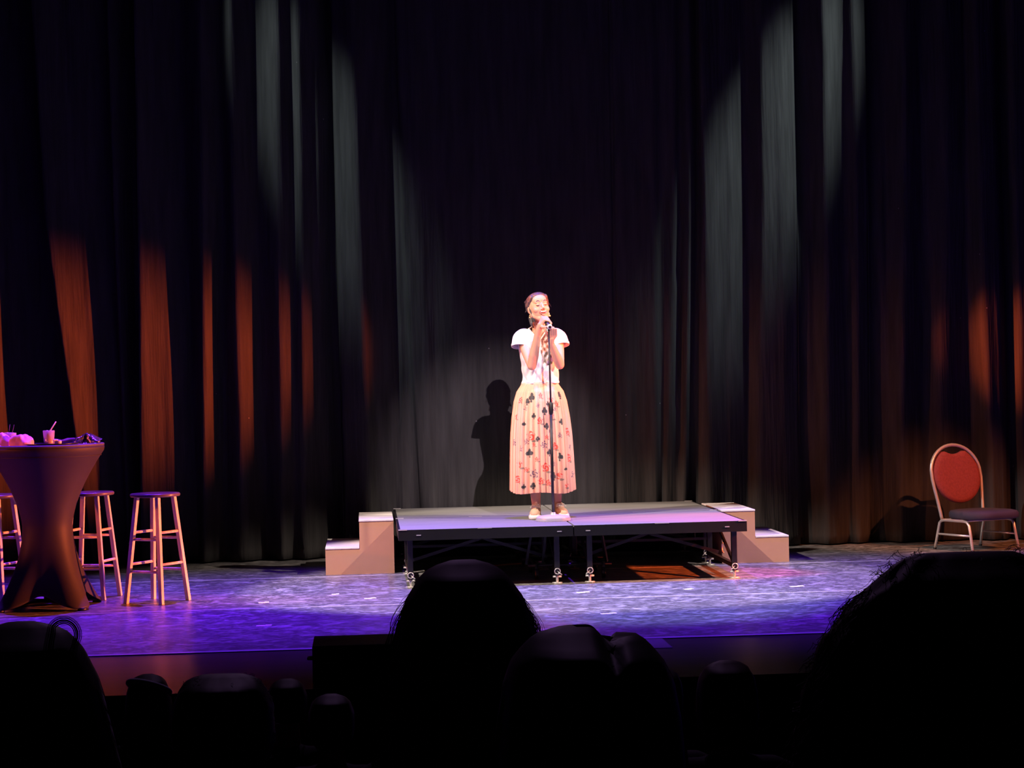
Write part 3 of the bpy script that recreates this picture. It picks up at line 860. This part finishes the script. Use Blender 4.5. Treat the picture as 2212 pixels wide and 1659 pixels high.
# ================================================================== COCKTAIL TABLE
TX, TY, TH = -3.535, -.53, 1.075
span = mat('black_stretch_fabric', (0.034, 0.026, 0.024), 0.6, var=0.06, spec=0.3, sheen=0.0)
tb = thing('cocktail_table', 'tall round cocktail table in a black stretch cover at the left edge', 'table', (TX, TY, 0))
cv = MB(); vs = []; nz, na = 60, 128
for i in range(nz + 1):
    t = i / nz
    for k in range(na):
        a = 2 * PI * k / na
        lobe = abs(math.cos(2 * (a + PI / 4 + .06)))  # feet at +-45 deg
        foot = (0.5 + 0.5 * math.cos(4 * (a - PI / 4 + .05)))
        z = TH - .015 - t * (TH - .015)
        arch = .085 * (1 - foot) ** 1.0 * (1 - foot * .3)
        z = TH - .015 - t * (TH - .015 - arch - .012)
        s_ = (TH - z) / TH
        rt = .38; rw = .165
        if s_ < .04: rr = rt
        elif s_ < .50:
            q_ = (s_ - .04) / .46
            rr = rw + (rt - rw) * (1 - q_) ** 1.75 if False else rt + (rw - rt) * (1 - (1 - q_) ** 1.55)
        else:
            q_ = (s_ - .50) / .50
            rf = .40 * (.70 + .30 * foot ** 1.4)
            rr = rw + (rf - rw) * q_ ** 1.75
        rr *= 1 + .06 * (foot - .5) * math.sin(min(1, s_) * PI)
        vs.append((rr * math.cos(a), rr * math.sin(a), z))
fs = [(i * na + k, (i + 1) * na + k, (i + 1) * na + (k + 1) % na, i * na + (k + 1) % na) for i in range(nz) for k in range(na)]
cv.add(vs, fs)
obj('stretch_cover', cv, span, tb, True, solid=.002)
obj('table_top', MB().lathe([(.372, TH - .022), (.378, TH - .018), (.380, TH - .004), (.376, TH)], n=96), mat('table_cap_fabric', (0.085, 0.07, 0.085), 0.6), tb, auto=50)
obj('table_hem_band', MB().lathe([(.3815, TH - .075), (.3825, TH - .073), (.3825, TH - .021), (.381, TH - .02)], n=96).v and MB().tube([(.358 * math.cos(a), .358 * math.sin(a), TH - .078) for a in np.linspace(0, 2 * PI, 60)[:-1]], .003, 6, closed=True), span, tb)
obj('pole', MB().tube([(0, 0, .03), (0, 0, TH - .03)], .035, 20), black_steel, tb)
for k in range(4):
    a = PI / 4 - .05 + k * PI / 2
    lg = MB().bar((0, 0, .045), (.37 * math.cos(a), .37 * math.sin(a), .022), .05, .02)
    lg.tube([(.375 * math.cos(a), .375 * math.sin(a), 0), (.375 * math.cos(a), .375 * math.sin(a), .02)], .03, 14)
    obj('foot', lg, black_steel, tb)

# ---- things on the table
zt = TH
glass = mat('clear_glass', (1.0, 0.80, 0.74), 0.12, trans=0.6, var=0)
drink = mat('red_drink', (0.80, 0.10, 0.05), 0.15, trans=0.15)
straw_m = mat('pale_straw', (0.75, 0.62, 0.5), 0.5)
def tumbler(name, x, y, label, rt=.039, rb=.032, hh=.09, level=.0, grp=None, straw=None):
    t = thing(name, label, 'glass', (x, y, zt), 0, grp)
    obj('glass_body', MB().lathe([(rb * .9, 0), (rb, .004), (rb, .006), (rt, hh), (rt - .0025, hh), (rb - .003, .009), (.001, .008)], n=28), glass, t)
    if level: obj('drink', MB().lathe([(rb - .004, .010), (rb - .0035, .011), (rb + (rt - rb) * level - .0045, hh * level)], n=24), drink, t)
    return t
c1 = tumbler('drinking_glass', TX + (107 - 99) / 322, TY - .02, 'single glass of red drink with a straw in the middle of the tall table', level=.62)
tag(obj('drinking_straw', MB().tube([(TX + .000, TY - .015, zt + .014), (TX + .034, TY - .02, zt + .088), (TX + .074, TY - .02, zt + .148)], .0042, 8), straw_m), 'pale straw leaning out of the glass of red drink', 'straw')
for k, (dx, dy, lab) in enumerate(((-.295, -.06, 'leftmost clear tumbler behind the crumpled cloths, at the picture edge'), (-.242, .03, 'middle clear tumbler of the three behind the crumpled cloths'), (-.205, -.10, 'clear tumbler nearest the single red drink, behind the crumpled cloths'))):
    tumbler('drinking_glass', TX + dx, TY + dy, lab, .033, .029, .082, .0 if k != 1 else .4, 'tumblers grouped at the left of the tall table')
    sg = MB().tube([(TX + dx - .01, TY + dy, zt + .014), (TX + dx + .012 * (k - 1) + .008, TY + dy, zt + .135)], .0016, 6)
    if k == 0: sg.tube([(TX + dx + .0, TY + dy, zt + .135), (TX + dx - .012, TY + dy, zt + .152)], .0016, 6)
    tag(obj('stirrer', sg, mat('dark_stirrer', (0.12, 0.07, 0.07), 0.5)), ['thin dark stirrer in the leftmost tumbler', 'thin dark stirrer in the middle tumbler behind the cloths', 'thin dark stirrer in the tumbler nearest the red drink'][k], 'stirrer', 'stirrers in the tumblers')
cloth_m = mat('pink_lit_terry', (0.95, 0.45, 0.60), 0.9, bump=.2, bscale=50)  # white cloth; the pink of the stage light is put into its colour
def crumple(seed, w_, d_, h_, sh_=1.0):
    r_ = random.Random(seed); m_ = MB()
    n1, n2 = 40, 22
    ph_ = [r_.uniform(0, 6) for _ in range(6)]
    vs = []
    for i in range(n2 + 1):
        t = i / n2
        for k in range(n1):
            a = 2 * PI * k / n1
            rr = math.sin(t * PI / 2) ** .7
            z = h_ * math.cos(t * PI / 2) ** .75
            n_ = (.10 * math.sin(3 * a + ph_[0] + t * 3) + .06 * math.sin(5 * a + ph_[1] - t * 5) + .03 * math.sin(9 * a + ph_[2] + 7 * t)) * sh_
            z *= 1 + sh_ * (.18 * math.sin(a * 2 + ph_[3] + t * 4) * math.sin(t * PI) + .05 * math.sin(7 * a + ph_[4]) * math.sin(t * PI))
            vs.append((w_ * rr * (1 + n_) * math.cos(a), d_ * rr * (1 + n_) * math.sin(a), max(0, z)))
    fs = [(i * n1 + k, (i + 1) * n1 + k, (i + 1) * n1 + (k + 1) % n1, i * n1 + (k + 1) % n1) for i in range(n2) for k in range(n1)]
    fs.append(tuple(n2 * n1 + k for k in range(n1)))
    m_.add(vs, fs)
    return m_
for (px, py, w_, d_, h_, sd, lab) in ((-3.795, -.70, .068, .055, .080, 3, 'crumpled white cloth, pink stage light put into its colour, at the left end of the tall table, nearest the picture edge'), (-3.655, -.735, .078, .055, .068, 8, 'crumpled white cloth, pink stage light put into its colour, beside the first, nearer the red drink')):
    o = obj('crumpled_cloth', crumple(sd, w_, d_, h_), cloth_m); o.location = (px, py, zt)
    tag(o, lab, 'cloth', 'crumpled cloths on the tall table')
tag(obj('serving_tray', MB().lathe([(.150, 0), (.165, .002), (.172, .010), (.168, .010), (.150, .005)], n=48), mat('black_tray', (0.02, 0.018, 0.022), 0.25)), 'thin round black tray lying at the front of the tall table', 'tray').location = (TX + .07, TY - .185, zt)
for (dx, dy, s_, rz, lab) in ((.090, -.17, .014, .3, 'pale cube standing on the black tray, left one'), (.117, -.175, .010, .8, 'small pale cube on the black tray, right one')):
    o = obj('sugar_cube', MB().box(-s_, s_, -s_, s_, 0, 2 * s_), mat('pale_sugar', (0.85, 0.7, 0.7), 0.7, bump=.3), None, False, bevel=.003)
    o.location = (TX + dx, TY + dy, zt + .006); o.rotation_euler = (0, 0, rz)
    tag(o, lab, 'cube', 'pale cubes on the tray')
# black glittering garment
gl = obj('crumpled_scarf', crumple(21, .085, .07, .052, 2.2), mat('black_sequins', (0.22, 0.20, 0.32), 0.22, metal=.8, var=.8, scale=60, bump=.9, bscale=45)); gl.location = (TX + .275, TY + .03, zt)
tag(gl, 'crumpled glittering black scarf at the right end of the tall table', 'scarf')
bandm = MB()
for k in range(3):
    bandm.tube([(TX + .03 + .155 * t, TY + .06 + .03 * k + .01 * math.sin(8 * t), zt + .018 + .005 * math.sin(9 * t + k)) for t in np.linspace(0, 1, 12)], [.012 - .003 * math.sin(t * 5) for t in np.linspace(0, 1, 12)], 8)
tag(obj('twisted_cloth', bandm, mat('dark_red_cloth', (0.22, 0.10, 0.11), 0.7)), 'twisted dark cloth lying between the red drink and the glittering scarf', 'cloth')

# ================================================================== BAR STOOLS
wood = mat('stool_wood', (0.68, 0.58, 0.44), 0.42, var=0.18, scale=6, vec=(8, 8, 1))
seat_m = mat('dark_stool_seat', (0.10, 0.075, 0.07), 0.28)
def bar_stool(label):
    t = thing('bar_stool', label, 'stool', (0, 0, 0), 0, 'round wooden bar stools around the tall table')
    obj('seat', MB().lathe([(.150, .704), (.162, .706), (.166, .712), (.166, .722), (.160, .728), (.10, .729), (.05, .726)], n=48), seat_m, t, auto=50)
    L = []
    for k in range(4):
        a = k * PI / 2
        p0 = Vector((.207 * math.cos(a), .207 * math.sin(a), 0)); p1 = Vector((.122 * math.cos(a), .122 * math.sin(a), .702))
        L.append((p0, p1))
        obj('leg', MB().bar(p0, p1, .028, .028, up=(math.cos(a + PI / 4), math.sin(a + PI / 4), 0)), wood, t, False, bevel=.003)
    for k in range(4):
        for z in ((.47, .26) if k % 2 else (.425, .212)):
            a0, a1 = L[k], L[(k + 1) % 4]
            p = a0[0].lerp(a0[1], z / .702); q = a1[0].lerp(a1[1], z / .702)
            obj('rung', MB().tube([p, q], .0095, 12), wood, t)
    return t
s1 = bar_stool('bar stool standing alone right of the tall table, fully visible')
s1.location = (-2.842, -.40, 0); s1.rotation_euler = (0, 0, R(13))
s2 = copy_tree(s1); s2.location = (-3.325, -.01, 0); s2.rotation_euler = (0, 0, R(30)); s2['label'] = 'bar stool half hidden behind the right side of the tall table'
s3 = copy_tree(s1); s3.location = (-3.965, -.02, 0); s3.rotation_euler = (0, 0, R(20)); s3['label'] = 'bar stool cut off by the left picture edge, behind the tall table'

# ================================================================== BANQUET CHAIR
ch = thing('banquet_chair', 'banquet chair with round maroon back and pale metal frame at the right edge', 'chair', (3.40, 1.80, 0), R(24))
frame_m = mat('champagne_metal', (0.74, 0.66, 0.60), 0.32, metal=.45, var=.04)
pad_m = mat('maroon_upholstery', (0.28, 0.05, 0.045), 0.85, var=.15, scale=60, bump=.15, bscale=150)
seatp_m = mat('dark_seat_fabric', (0.05, 0.045, 0.07), 0.8, var=.15, bump=.15, bscale=150)
# local frame: faces -y, width along x; backrest at y>0
W2 = .228
for s in (-1, 1):
    pts = []
    pts += [(s * W2 * 1.03, .235, 0), (s * W2, .20, .14)]
    pts += [(s * W2, .178, .215), (s * W2, .155, .232), (s * W2, .12, .238)]
    pts += [(s * W2, -.11, .238), (s * W2, -.15, .232), (s * W2, -.175, .205), (s * W2, -.19, .14), (s * W2 * 1.03, -.22, 0)]
    obj('leg_frame', MB().tube(pts, .0115, 12), frame_m, ch)
    obj('stretcher', MB().tube([(s * W2, .198, .125), (s * W2, -.193, .125)], .0085, 10), frame_m, ch)
    obj('leg_cap', MB().tube([(s * W2 * 1.03, .235, 0), (s * W2 * 1.028, .232, .015)], .0135, 10).tube([(s * W2 * 1.03, -.22, 0), (s * W2 * 1.028, -.218, .015)], .0135, 10), black_steel, ch)
obj('seat_rail', MB().tube([(-W2, -.09, .238), (W2, -.09, .238)], .010, 10).tube([(-W2, .13, .238), (W2, .13, .238)], .010, 10), frame_m, ch)
hoop = []
def back_y(z): return .165 + max(0, z - .24) * .20
for a in np.linspace(-PI / 2 + .0, PI * 1.5, 41):
    pass
side = [(-W2 * .93, .235), (-W2 * .96, .30), (-W2 * 1.0, .38), (-W2 * 1.06, .48), (-W2 * 1.10, .56)]
arc = [(-W2 * 1.10 * math.cos(t), .60 + .225 * math.sin(t)) for t in np.linspace(0.15, PI - .15, 19)]
pth = side + arc + [(-x, z) for x, z in reversed(side)]
obj('back_frame', MB().tube([(x, back_y(z), z) for x, z in pth], .0135, 12, flat=1.0), frame_m, ch)
pad = MB(); vs = []; nn = 48
def pad_ring(sc, off):
    o = []
    for k in range(nn):
        t = 2 * PI * k / nn
        x = W2 * 1.03 * math.cos(t) * sc
        z = .575 + (.230 if math.sin(t) > 0 else .215) * math.sin(t) * sc
        ex = abs(x) / (W2 * 1.03)
        if math.sin(t) > .55: z = min(z, .752 + .16 * ex * ex - (1 - sc) * .1)
        o.append((x, back_y(z) + off, z))
    return o
rings = [pad_ring(.6, -.030), pad_ring(.85, -.030), pad_ring(.96, -.024), pad_ring(1.0, -.008), pad_ring(1.0, .012), pad_ring(.95, .018), pad_ring(.6, .018)]
for r_ in rings: vs += r_
fs = [(i * nn + k, i * nn + (k + 1) % nn, (i + 1) * nn + (k + 1) % nn, (i + 1) * nn + k) for i in range(len(rings) - 1) for k in range(nn)]
fs += [tuple(range(nn - 1, -1, -1)), tuple((len(rings) - 1) * nn + k for k in range(nn))]
obj('backrest', MB().add(vs, fs), pad_m, ch)
sp = MB(); vs = []
def seat_ring(sc, z):
    o = []
    for k in range(nn):
        t = 2 * PI * k / nn
        c_, s_ = math.cos(t), math.sin(t)
        e = 3.4
        r_ = (abs(c_) ** e + abs(s_) ** e) ** (-1 / e)
        wx = .245 if s_ < 0 else .225
        o.append((wx * sc * r_ * c_, -.075 + .235 * sc * r_ * s_, z))
    return o
rings = [seat_ring(.93, .252), seat_ring(1.0, .262), seat_ring(1.0, .295), seat_ring(.96, .312), seat_ring(.82, .320), seat_ring(.4, .322)]
for r_ in rings: vs += r_
fs = [(i * nn + k, i * nn + (k + 1) % nn, (i + 1) * nn + (k + 1) % nn, (i + 1) * nn + k) for i in range(len(rings) - 1) for k in range(nn)]
fs += [tuple(range(nn - 1, -1, -1)), tuple((len(rings) - 1) * nn + k for k in range(nn))]
obj('seat', MB().add(vs, fs), seatp_m, ch)

# ================================================================== BLACK BOX AT THE STAGE FRONT
bxo = thing('floor_monitor', 'black loudspeaker box on the front edge of the stage, left of centre', 'loudspeaker', (-1.40, -4.22, -.004))
obj('cabinet', MB().box(-.31, .31, -.20, .20, 0, .183), black_paint, bxo, False, bevel=.006)
obj('grille', MB().box(-.29, .29, .200, .205, .015, .17), mat('speaker_mesh', (0.015, 0.015, 0.015), .6, metal=.3, bump=.5, bscale=400), bxo, False)
obj('handle', MB().tube([(-.31, -.04, .10), (-.335, -.03, .10), (-.335, .03, .10), (-.31, .04, .10)], .006, 8), black_steel, bxo)

# ================================================================== AUDIENCE
a_skin = mat('skin_dim', (0.42, 0.25, 0.18), 0.55)
a_hair = mat('audience_dark_hair', (0.025, 0.016, 0.014), 0.6, var=.3)
a_hair2 = mat('audience_brown_hair', (0.07, 0.032, 0.022), 0.6, var=.3)
a_top = [mat('black_jumper', (0.01, 0.01, 0.012), 0.9), mat('navy_shirt', (0.01, 0.012, 0.025), 0.9), mat('grey_top', (0.03, 0.03, 0.03), 0.9)]
a_trs = mat('dark_denim', (0.012, 0.014, 0.025), 0.9)
seatm = mat('dark_red_seat_cloth', (0.03, 0.006, 0.008), 0.9)
def seated_body():
    b = MB()
    b.ell((0, 0, 1.165), (.070, .088, .108)); b.ell((0, .035, 1.125), (.052, .055, .075)); b.ell((0, .095, 1.150), (.011, .016, .020))
    for s in (-1, 1):
        b.ell((s * .071, .0, 1.155), (.008, .016, .026))
        sh, el, wr_ = Vector((s * .158, -.03, .93)), Vector((s * .175, .04, .68)), Vector((s * .09, .24, .60))
        b.cap((s * .06, -.02, .95), .045, sh, .05)
        b.chain([sh, el, wr_], [.048, .038, .026])
        b.ell(wr_ + Vector((-s * .015, .05, .0)), (.036, .045, .016))
        for k in range(4):
            p = wr_ + Vector((-s * .015 + (k - 1.5) * .018, .085, .004))
            b.chain([p, p + Vector((0, .03, .0)), p + Vector((0, .052, -.014))], [.0085, .0082, .007])
        b.chain([wr_ + Vector((-s * .04, .03, .0)), wr_ + Vector((-s * .062, .06, .0)), wr_ + Vector((-s * .066, .085, -.006))], [.011, .010, .0085])
        b.chain([(s * .09, .0, .52), (s * .12, .42, .53), (s * .12, .46, .12), (s * .12, .44, .07)], [.085, .058, .040, .035])
        b.cap((s * .12, .44, .040), .034, (s * .13, .60, .032), .026)
    b.cap((0, -.01, 1.08), .048, (0, -.03, .96), .055)
    b.ell((0, -.03, .86), (.155, .10, .15)); b.ell((0, -.02, .66), (.145, .10, .17)); b.ell((0, 0, .54), (.165, .12, .10))
    return b
def seated_top():
    b = MB()
    b.ell((0, -.03, .865), (.168, .112, .155)); b.ell((0, -.02, .68), (.158, .113, .19))
    b.cap((-.12, -.03, .945), .058, (.12, -.03, .945), .058)
    for s in (-1, 1):
        b.chain([(s * .158, -.03, .93), (s * .175, .04, .68), (s * .105, .21, .61)], [.056, .046, .038])
    return b
def seated_trousers():
    b = MB(); b.ell((0, 0, .54), (.178, .132, .10))
    for s in (-1, 1): b.chain([(s * .09, .0, .525), (s * .12, .42, .53), (s * .12, .46, .12)], [.096, .068, .052])
    return b
def seated_shoe(s):
    return MB().cap((s * .12, .44, .045), .042, (s * .132, .61, .036), .034)
def theatre_seat():
    t = thing('theatre_seat', 'seat', 'seat', (0, 0, 0), 0, 'theatre seats')
    obj('seat_cushion', MB().box(-.20, .20, -.16, .34, .36, .44), seatm, t, True, bevel=.03)
    M = Matrix.Translation((0, -.20, .36)) @ Matrix.Rotation(R(10), 4, 'X')
    obj('backrest', MB().box(-.20, .20, -.05, .03, 0, .46, M), seatm, t, True, bevel=.03)
    for s in (-1, 1):
        obj('armrest', MB().box(s * .213 - .012, s * .213 + .012, -.12, .25, .58, .61), black_paint, t, False, bevel=.008)
        obj('side_panel', MB().box(s * .213 - .010, s * .213 + .010, -.18, .16, .0, .58), black_paint, t, False)
    return t
protos = {}
def person(label, x, y, ztop, floor_z, hair_prof, depth=.85, yoff=-.012, hmat=None, ks=1.0, strands=200, curly=0, spread=.02, top=0, lobes=None, extra=None, seat_label='seat', flat=0.0, left_shift=None):
    hmat = hmat or a_hair
    hair_prof = [tuple(v * ks for v in p_) for p_ in hair_prof]
    sc = (ztop - .012 - floor_z) / 1.273
    t = thing('person', label, 'person', (x, y, floor_z), 0)
    t.scale = (1, 1, 1)
    def part(key, fn, name, m, vox):
        if key not in protos:
            o = obj(name, fn(), m, t, True, remesh=vox, rsm=3)
            protos[key] = o.data
        else:
            o = bpy.data.objects.new(name, protos[key]); C.objects.link(o); o.parent = t
            for p in o.data.polygons[:0]: pass
            d = o.modifiers.new('skin', 'REMESH'); d.mode = 'VOXEL'; d.voxel_size = vox; d.use_smooth_shade = True
            d = o.modifiers.new('soft', 'SMOOTH'); d.factor = .5; d.iterations = 3
        o.scale = (1, 1, sc)
        if m is not o.data.materials[0]:
            o.material_slots[0].link = 'OBJECT'; o.material_slots[0].material = m
        return o
    part('b', seated_body, 'body', a_skin, .008)
    part('t', seated_top, 'top', a_top[top], .012)
    part('r', seated_trousers, 'trousers', a_trs, .012)
    for s in (-1, 1):
        part('s%d' % s, lambda: seated_shoe(s), 'shoe', black_paint, .010)
    zt_ = ztop - floor_z
    # hair volume following the half widths given per height below the crown
    g = MB(); vs = []; nn_ = 96
    dz = [p[0] for p in hair_prof]; wl_ = [p[1] for p in hair_prof]; wr_ = [p[2] if len(p) > 2 else p[1] for p in hair_prof]
    levels = np.concatenate([np.linspace(0, .1, 16), np.linspace(.115, dz[-1], 16)]) if dz[-1] > .12 else np.linspace(0, dz[-1], 20)
    rr_ = random.Random(int(abs(x * 1000)))
    for d_ in levels:
        A, B = np.interp(d_, dz, wl_), np.interp(d_, dz, wr_)
        dep = min((A + B) / 2 * depth, .115) + (0.02 if d_ < .2 else 0)
        dep = dep * min(1, .25 + d_ / .04) if d_ < .03 else dep
        bk = 1.0
        for k in range(nn_):
            a = 2 * PI * k / nn_
            w_ = B if math.cos(a) > 0 else A
            nz_ = (1 + curly * (rr_.random() - .5) * .5 + curly * .5 * math.sin(11 * a + 40 * d_) * math.sin(70 * d_ + a) + .01 * math.sin(9 * a))
            yy = math.sin(a) * dep * nz_
            if d_ > .10 and yy > .02: yy = .02 + (yy - .02) * max(0, 1 - (d_ - .10) / .06)
            zl = zt_ - d_ + (lobes(math.cos(a) * w_) if lobes else 0) * (1 if d_ < .06 else 0)
            vs.append((math.cos(a) * w_ * nz_, yoff + yy, zl))
    nl = len(levels)
    fs = [(i * nn_ + k, (i + 1) * nn_ + k, (i + 1) * nn_ + (k + 1) % nn_, i * nn_ + (k + 1) % nn_) for i in range(nl - 1) for k in range(nn_)]
    fs += [tuple(range(nn_)), tuple((nl - 1) * nn_ + k for k in range(nn_ - 1, -1, -1))]
    g.add(vs, fs)
    ho = obj('hair', g, hmat, t, True)
    sb = MB()
    for k in range(strands):
        d_ = rr_.uniform(0 if curly else .045, dz[-1] * .95)
        a = rr_.uniform(0, 2 * PI) if curly else rr_.uniform(PI * .9, PI * 2.1)
        if rr_.random() < .7: a = rr_.choice((0, PI)) + rr_.uniform(-.5, .5)
        A, B = np.interp(d_, dz, wl_), np.interp(d_, dz, wr_)
        w_ = (B if math.cos(a) > 0 else A) * .97
        p = Vector((math.cos(a) * w_, yoff + math.sin(a) * min(w_ * depth, .11) * .9, zt_ - d_))
        out = Vector((math.cos(a), math.sin(a) * .5, .9 if d_ < .03 else .1)).normalized()
        pts = [p]
        if curly:
            L = rr_.uniform(.008, spread * 1.8); tw = rr_.uniform(0, 6); cr_ = rr_.uniform(.001, .0035)
            for q in range(1, 12):
                f_ = q / 11
                pts.append(p + out * L * f_ + Vector((cr_ * (math.sin(tw + f_ * 8) - math.sin(tw)), cr_ * math.cos(tw + f_ * 8), cr_ * math.cos(tw + f_ * 7) - .014 * f_ * f_)))
        else:
            L = rr_.uniform(.05, .14)
            e_ = rr_.uniform(0, spread)
            for q in range(1, 6):
                f_ = q / 5
                dd = d_ + L * f_
                wq = np.interp(dd, dz, wr_ if math.cos(a) > 0 else wl_) + e_ * math.sin(f_ * 2.2)
                pts.append(Vector((math.cos(a) * wq, p.y * (1 - .2 * f_), zt_ - dd)))
        sb.tube(pts, .00035, 3, cap=False)
    if extra: extra(sb, zt_)
    so_ = obj('loose_strands', sb, hmat, ho, True)
    so_['kind'] = 'stuff'
    seat = theatre_seat() if 'seat' not in protos else copy_tree(protos['seat'])
    protos.setdefault('seat', seat)
    seat.location = (x, y, floor_z)
    seat['label'] = seat_label
    return t
def curly_extra(sb, zt_):
    # long stray curls arching off the left side
    for k in range(18):
        o = random.uniform(-.012, .012); q = random.uniform(.6, 1.1)
        x0, z0 = -.100 + o, zt_ - .062 + o
        pts = [(x0, -.02, z0), (x0 - .024 * q, -.02, z0 + .012 * q), (x0 - .054 * q, -.02, z0 + .002), (x0 - .074 * q, -.02, z0 - .028 * q), (x0 - .086 * q, -.02, z0 - .060 * q)]
        sb.tube(smooth_path(pts, 5), .0004, 3)
    for k in range(700):
        s_ = random.choice((-1, -1, 1))
        d_ = random.uniform(.04, .40)
        w_ = np.interp(d_, [0, .06, .12, .24, .40], [.095, .150, .185, .220, .228])
        p = Vector((s_ * w_ * random.uniform(.9, 1), random.uniform(-.07, .03), zt_ - d_))
        tw = random.uniform(0, 6); L = random.uniform(.02, .055); cr_ = random.uniform(.001, .004)
        pts = [p + Vector((s_ * L * .45 * f_ + cr_ * (math.sin(tw + 9 * f_) - math.sin(tw)), cr_ * math.cos(tw + 9 * f_), -L * f_)) for f_ in np.linspace(0, 1, 14)]
        sb.tube(pts, .00035, 3, cap=False)
person('person with a huge mass of dark curly hair, seen from behind at the right', -.702, -11.85, 1.207, rowf(0),
       [(0, .050), (.006, .068), (.013, .078), (.026, .092), (.052, .122), (.085, .146), (.114, .160), (.17, .176), (.22, .186), (.36, .19), (.42, .13)], ks=1.19, depth=.55, curly=.05, strands=1300, spread=.016, hmat=a_hair2, extra=curly_extra, seat_label='theatre seat under the curly-haired person at the right')
def loop_extra(sb, zt_):
    for k in range(22):
        o = random.uniform(-.006, .006); q = random.uniform(.8, 1.15)
        c = Vector((.050, -.02, zt_ - .016))
        pts = [c + Vector(((.017 + o * .5) * q * math.cos(a), 0, (.018 + o * .5) * q * math.sin(a))) for a in np.linspace(2.6, -1.6, 24)]
        sb.tube(pts, .0004, 3, cap=False)
person('person with straight dark hair at the left edge, a loose lock curling at the crown', -1.845, -11.85, 1.157, rowf(0),
       [(0, .014), (.005, .034), (.012, .046), (.03, .060), (.06, .074), (.10, .083), (.14, .092), (.2, .105), (.34, .11), (.38, .08)], ks=1.19, strands=260, spread=.010, extra=loop_extra, seat_label='theatre seat under the straight-haired person at the left edge')
person('person with long straight hair seen from behind, the tallest head left of centre', -1.280, -11.0, 1.142, rowf(1),
       [(0, .018), (.005, .036), (.012, .050), (.021, .062), (.055, .084, .086), (.095, .097, .102), (.128, .104, .108), (.195, .109), (.26, .124), (.30, .132), (.42, .135), (.45, .09)], ks=1.11, strands=900, spread=.018, hmat=a_hair2, top=1, seat_label='theatre seat under the long-straight-haired person left of centre')
person('person with thick dark hair parted into two mounds, front centre', -1.170, -11.85, 1.132, rowf(0),
       [(0, .030), (.004, .048), (.010, .058), (.02, .068), (.035, .080), (.06, .089), (.1, .096), (.16, .10), (.3, .105), (.36, .07)], ks=1.17, strands=520, spread=.004, top=2, depth=1.0,
       lobes=lambda x: -.016 * math.exp(-((x - .022) / .011) ** 2) - .005 * (x > .018), seat_label='theatre seat under the person with parted hair, front centre')
person('person with a broad dark head of hair, lower left, nearer than the headband wearer', -1.792, -9.3, .735, rowf(3),
       [(0, .05), (.006, .07), (.015, .088), (.04, .106), (.08, .122), (.16, .126), (.2, .11), (.24, .07)], curly=.03, strands=200, spread=.008, top=1, seat_label='theatre seat under the broad dark head at lower left')
person('person with reddish-brown rounded hair right of centre, below the dark stage front', -.412, -8.45, .611, rowf(4),
       [(0, .02), (.008, .045), (.02, .062), (.05, .080), (.09, .088), (.16, .09), (.22, .08), (.25, .05)], hmat=a_hair2, strands=160, spread=.014, seat_label='theatre seat under the reddish-brown head right of centre')
person('person with flat dark hair between the parted head and the reddish-brown head', -.50, -7.6, .474, rowf(5),
       [(0, .03), (.008, .055), (.02, .072), (.05, .085), (.09, .09), (.15, .085), (.19, .055)], strands=80, spread=.006, top=2, seat_label='theatre seat under the flat dark head right of centre')
person('person with a low dark head just below the black loudspeaker box', -1.580, -6.75, .298, rowf(6),
       [(0, .02), (.01, .05), (.03, .07), (.07, .084), (.12, .086), (.17, .078), (.20, .05)], strands=80, spread=.006, seat_label='theatre seat under the low head below the loudspeaker box')
hb = person('person wearing a pale headband, far lower left', -2.331, -5.9, .276, rowf(7),
       [(0, .02), (.01, .05), (.03, .07), (.07, .086), (.12, .094), (.2, .10), (.28, .10), (.32, .07)], strands=80, spread=.006, top=1, seat_label='theatre seat under the headband wearer')
bandp = []
zt_ = .276 - rowf(7)
for a in np.linspace(0, 2 * PI, 40)[:-1]:
    bandp.append((.080 * math.cos(a) + .004, -.012 + .082 * math.sin(a), zt_ - .055 - .020 * math.cos(a) - .03 * math.sin(a)))
obj('headband', MB().tube(bandp, .013, 8, closed=True), mat('pale_headband', (0.55, 0.55, 0.75), 0.7), hb)
person('person with short dark hair left of the loudspeaker box, far row', -1.773, -5.9, .239, rowf(7),
       [(0, .02), (.01, .05), (.03, .068), (.07, .080), (.12, .082), (.17, .07)], strands=60, spread=.004, top=2, seat_label='theatre seat under the short-haired person in the far row')
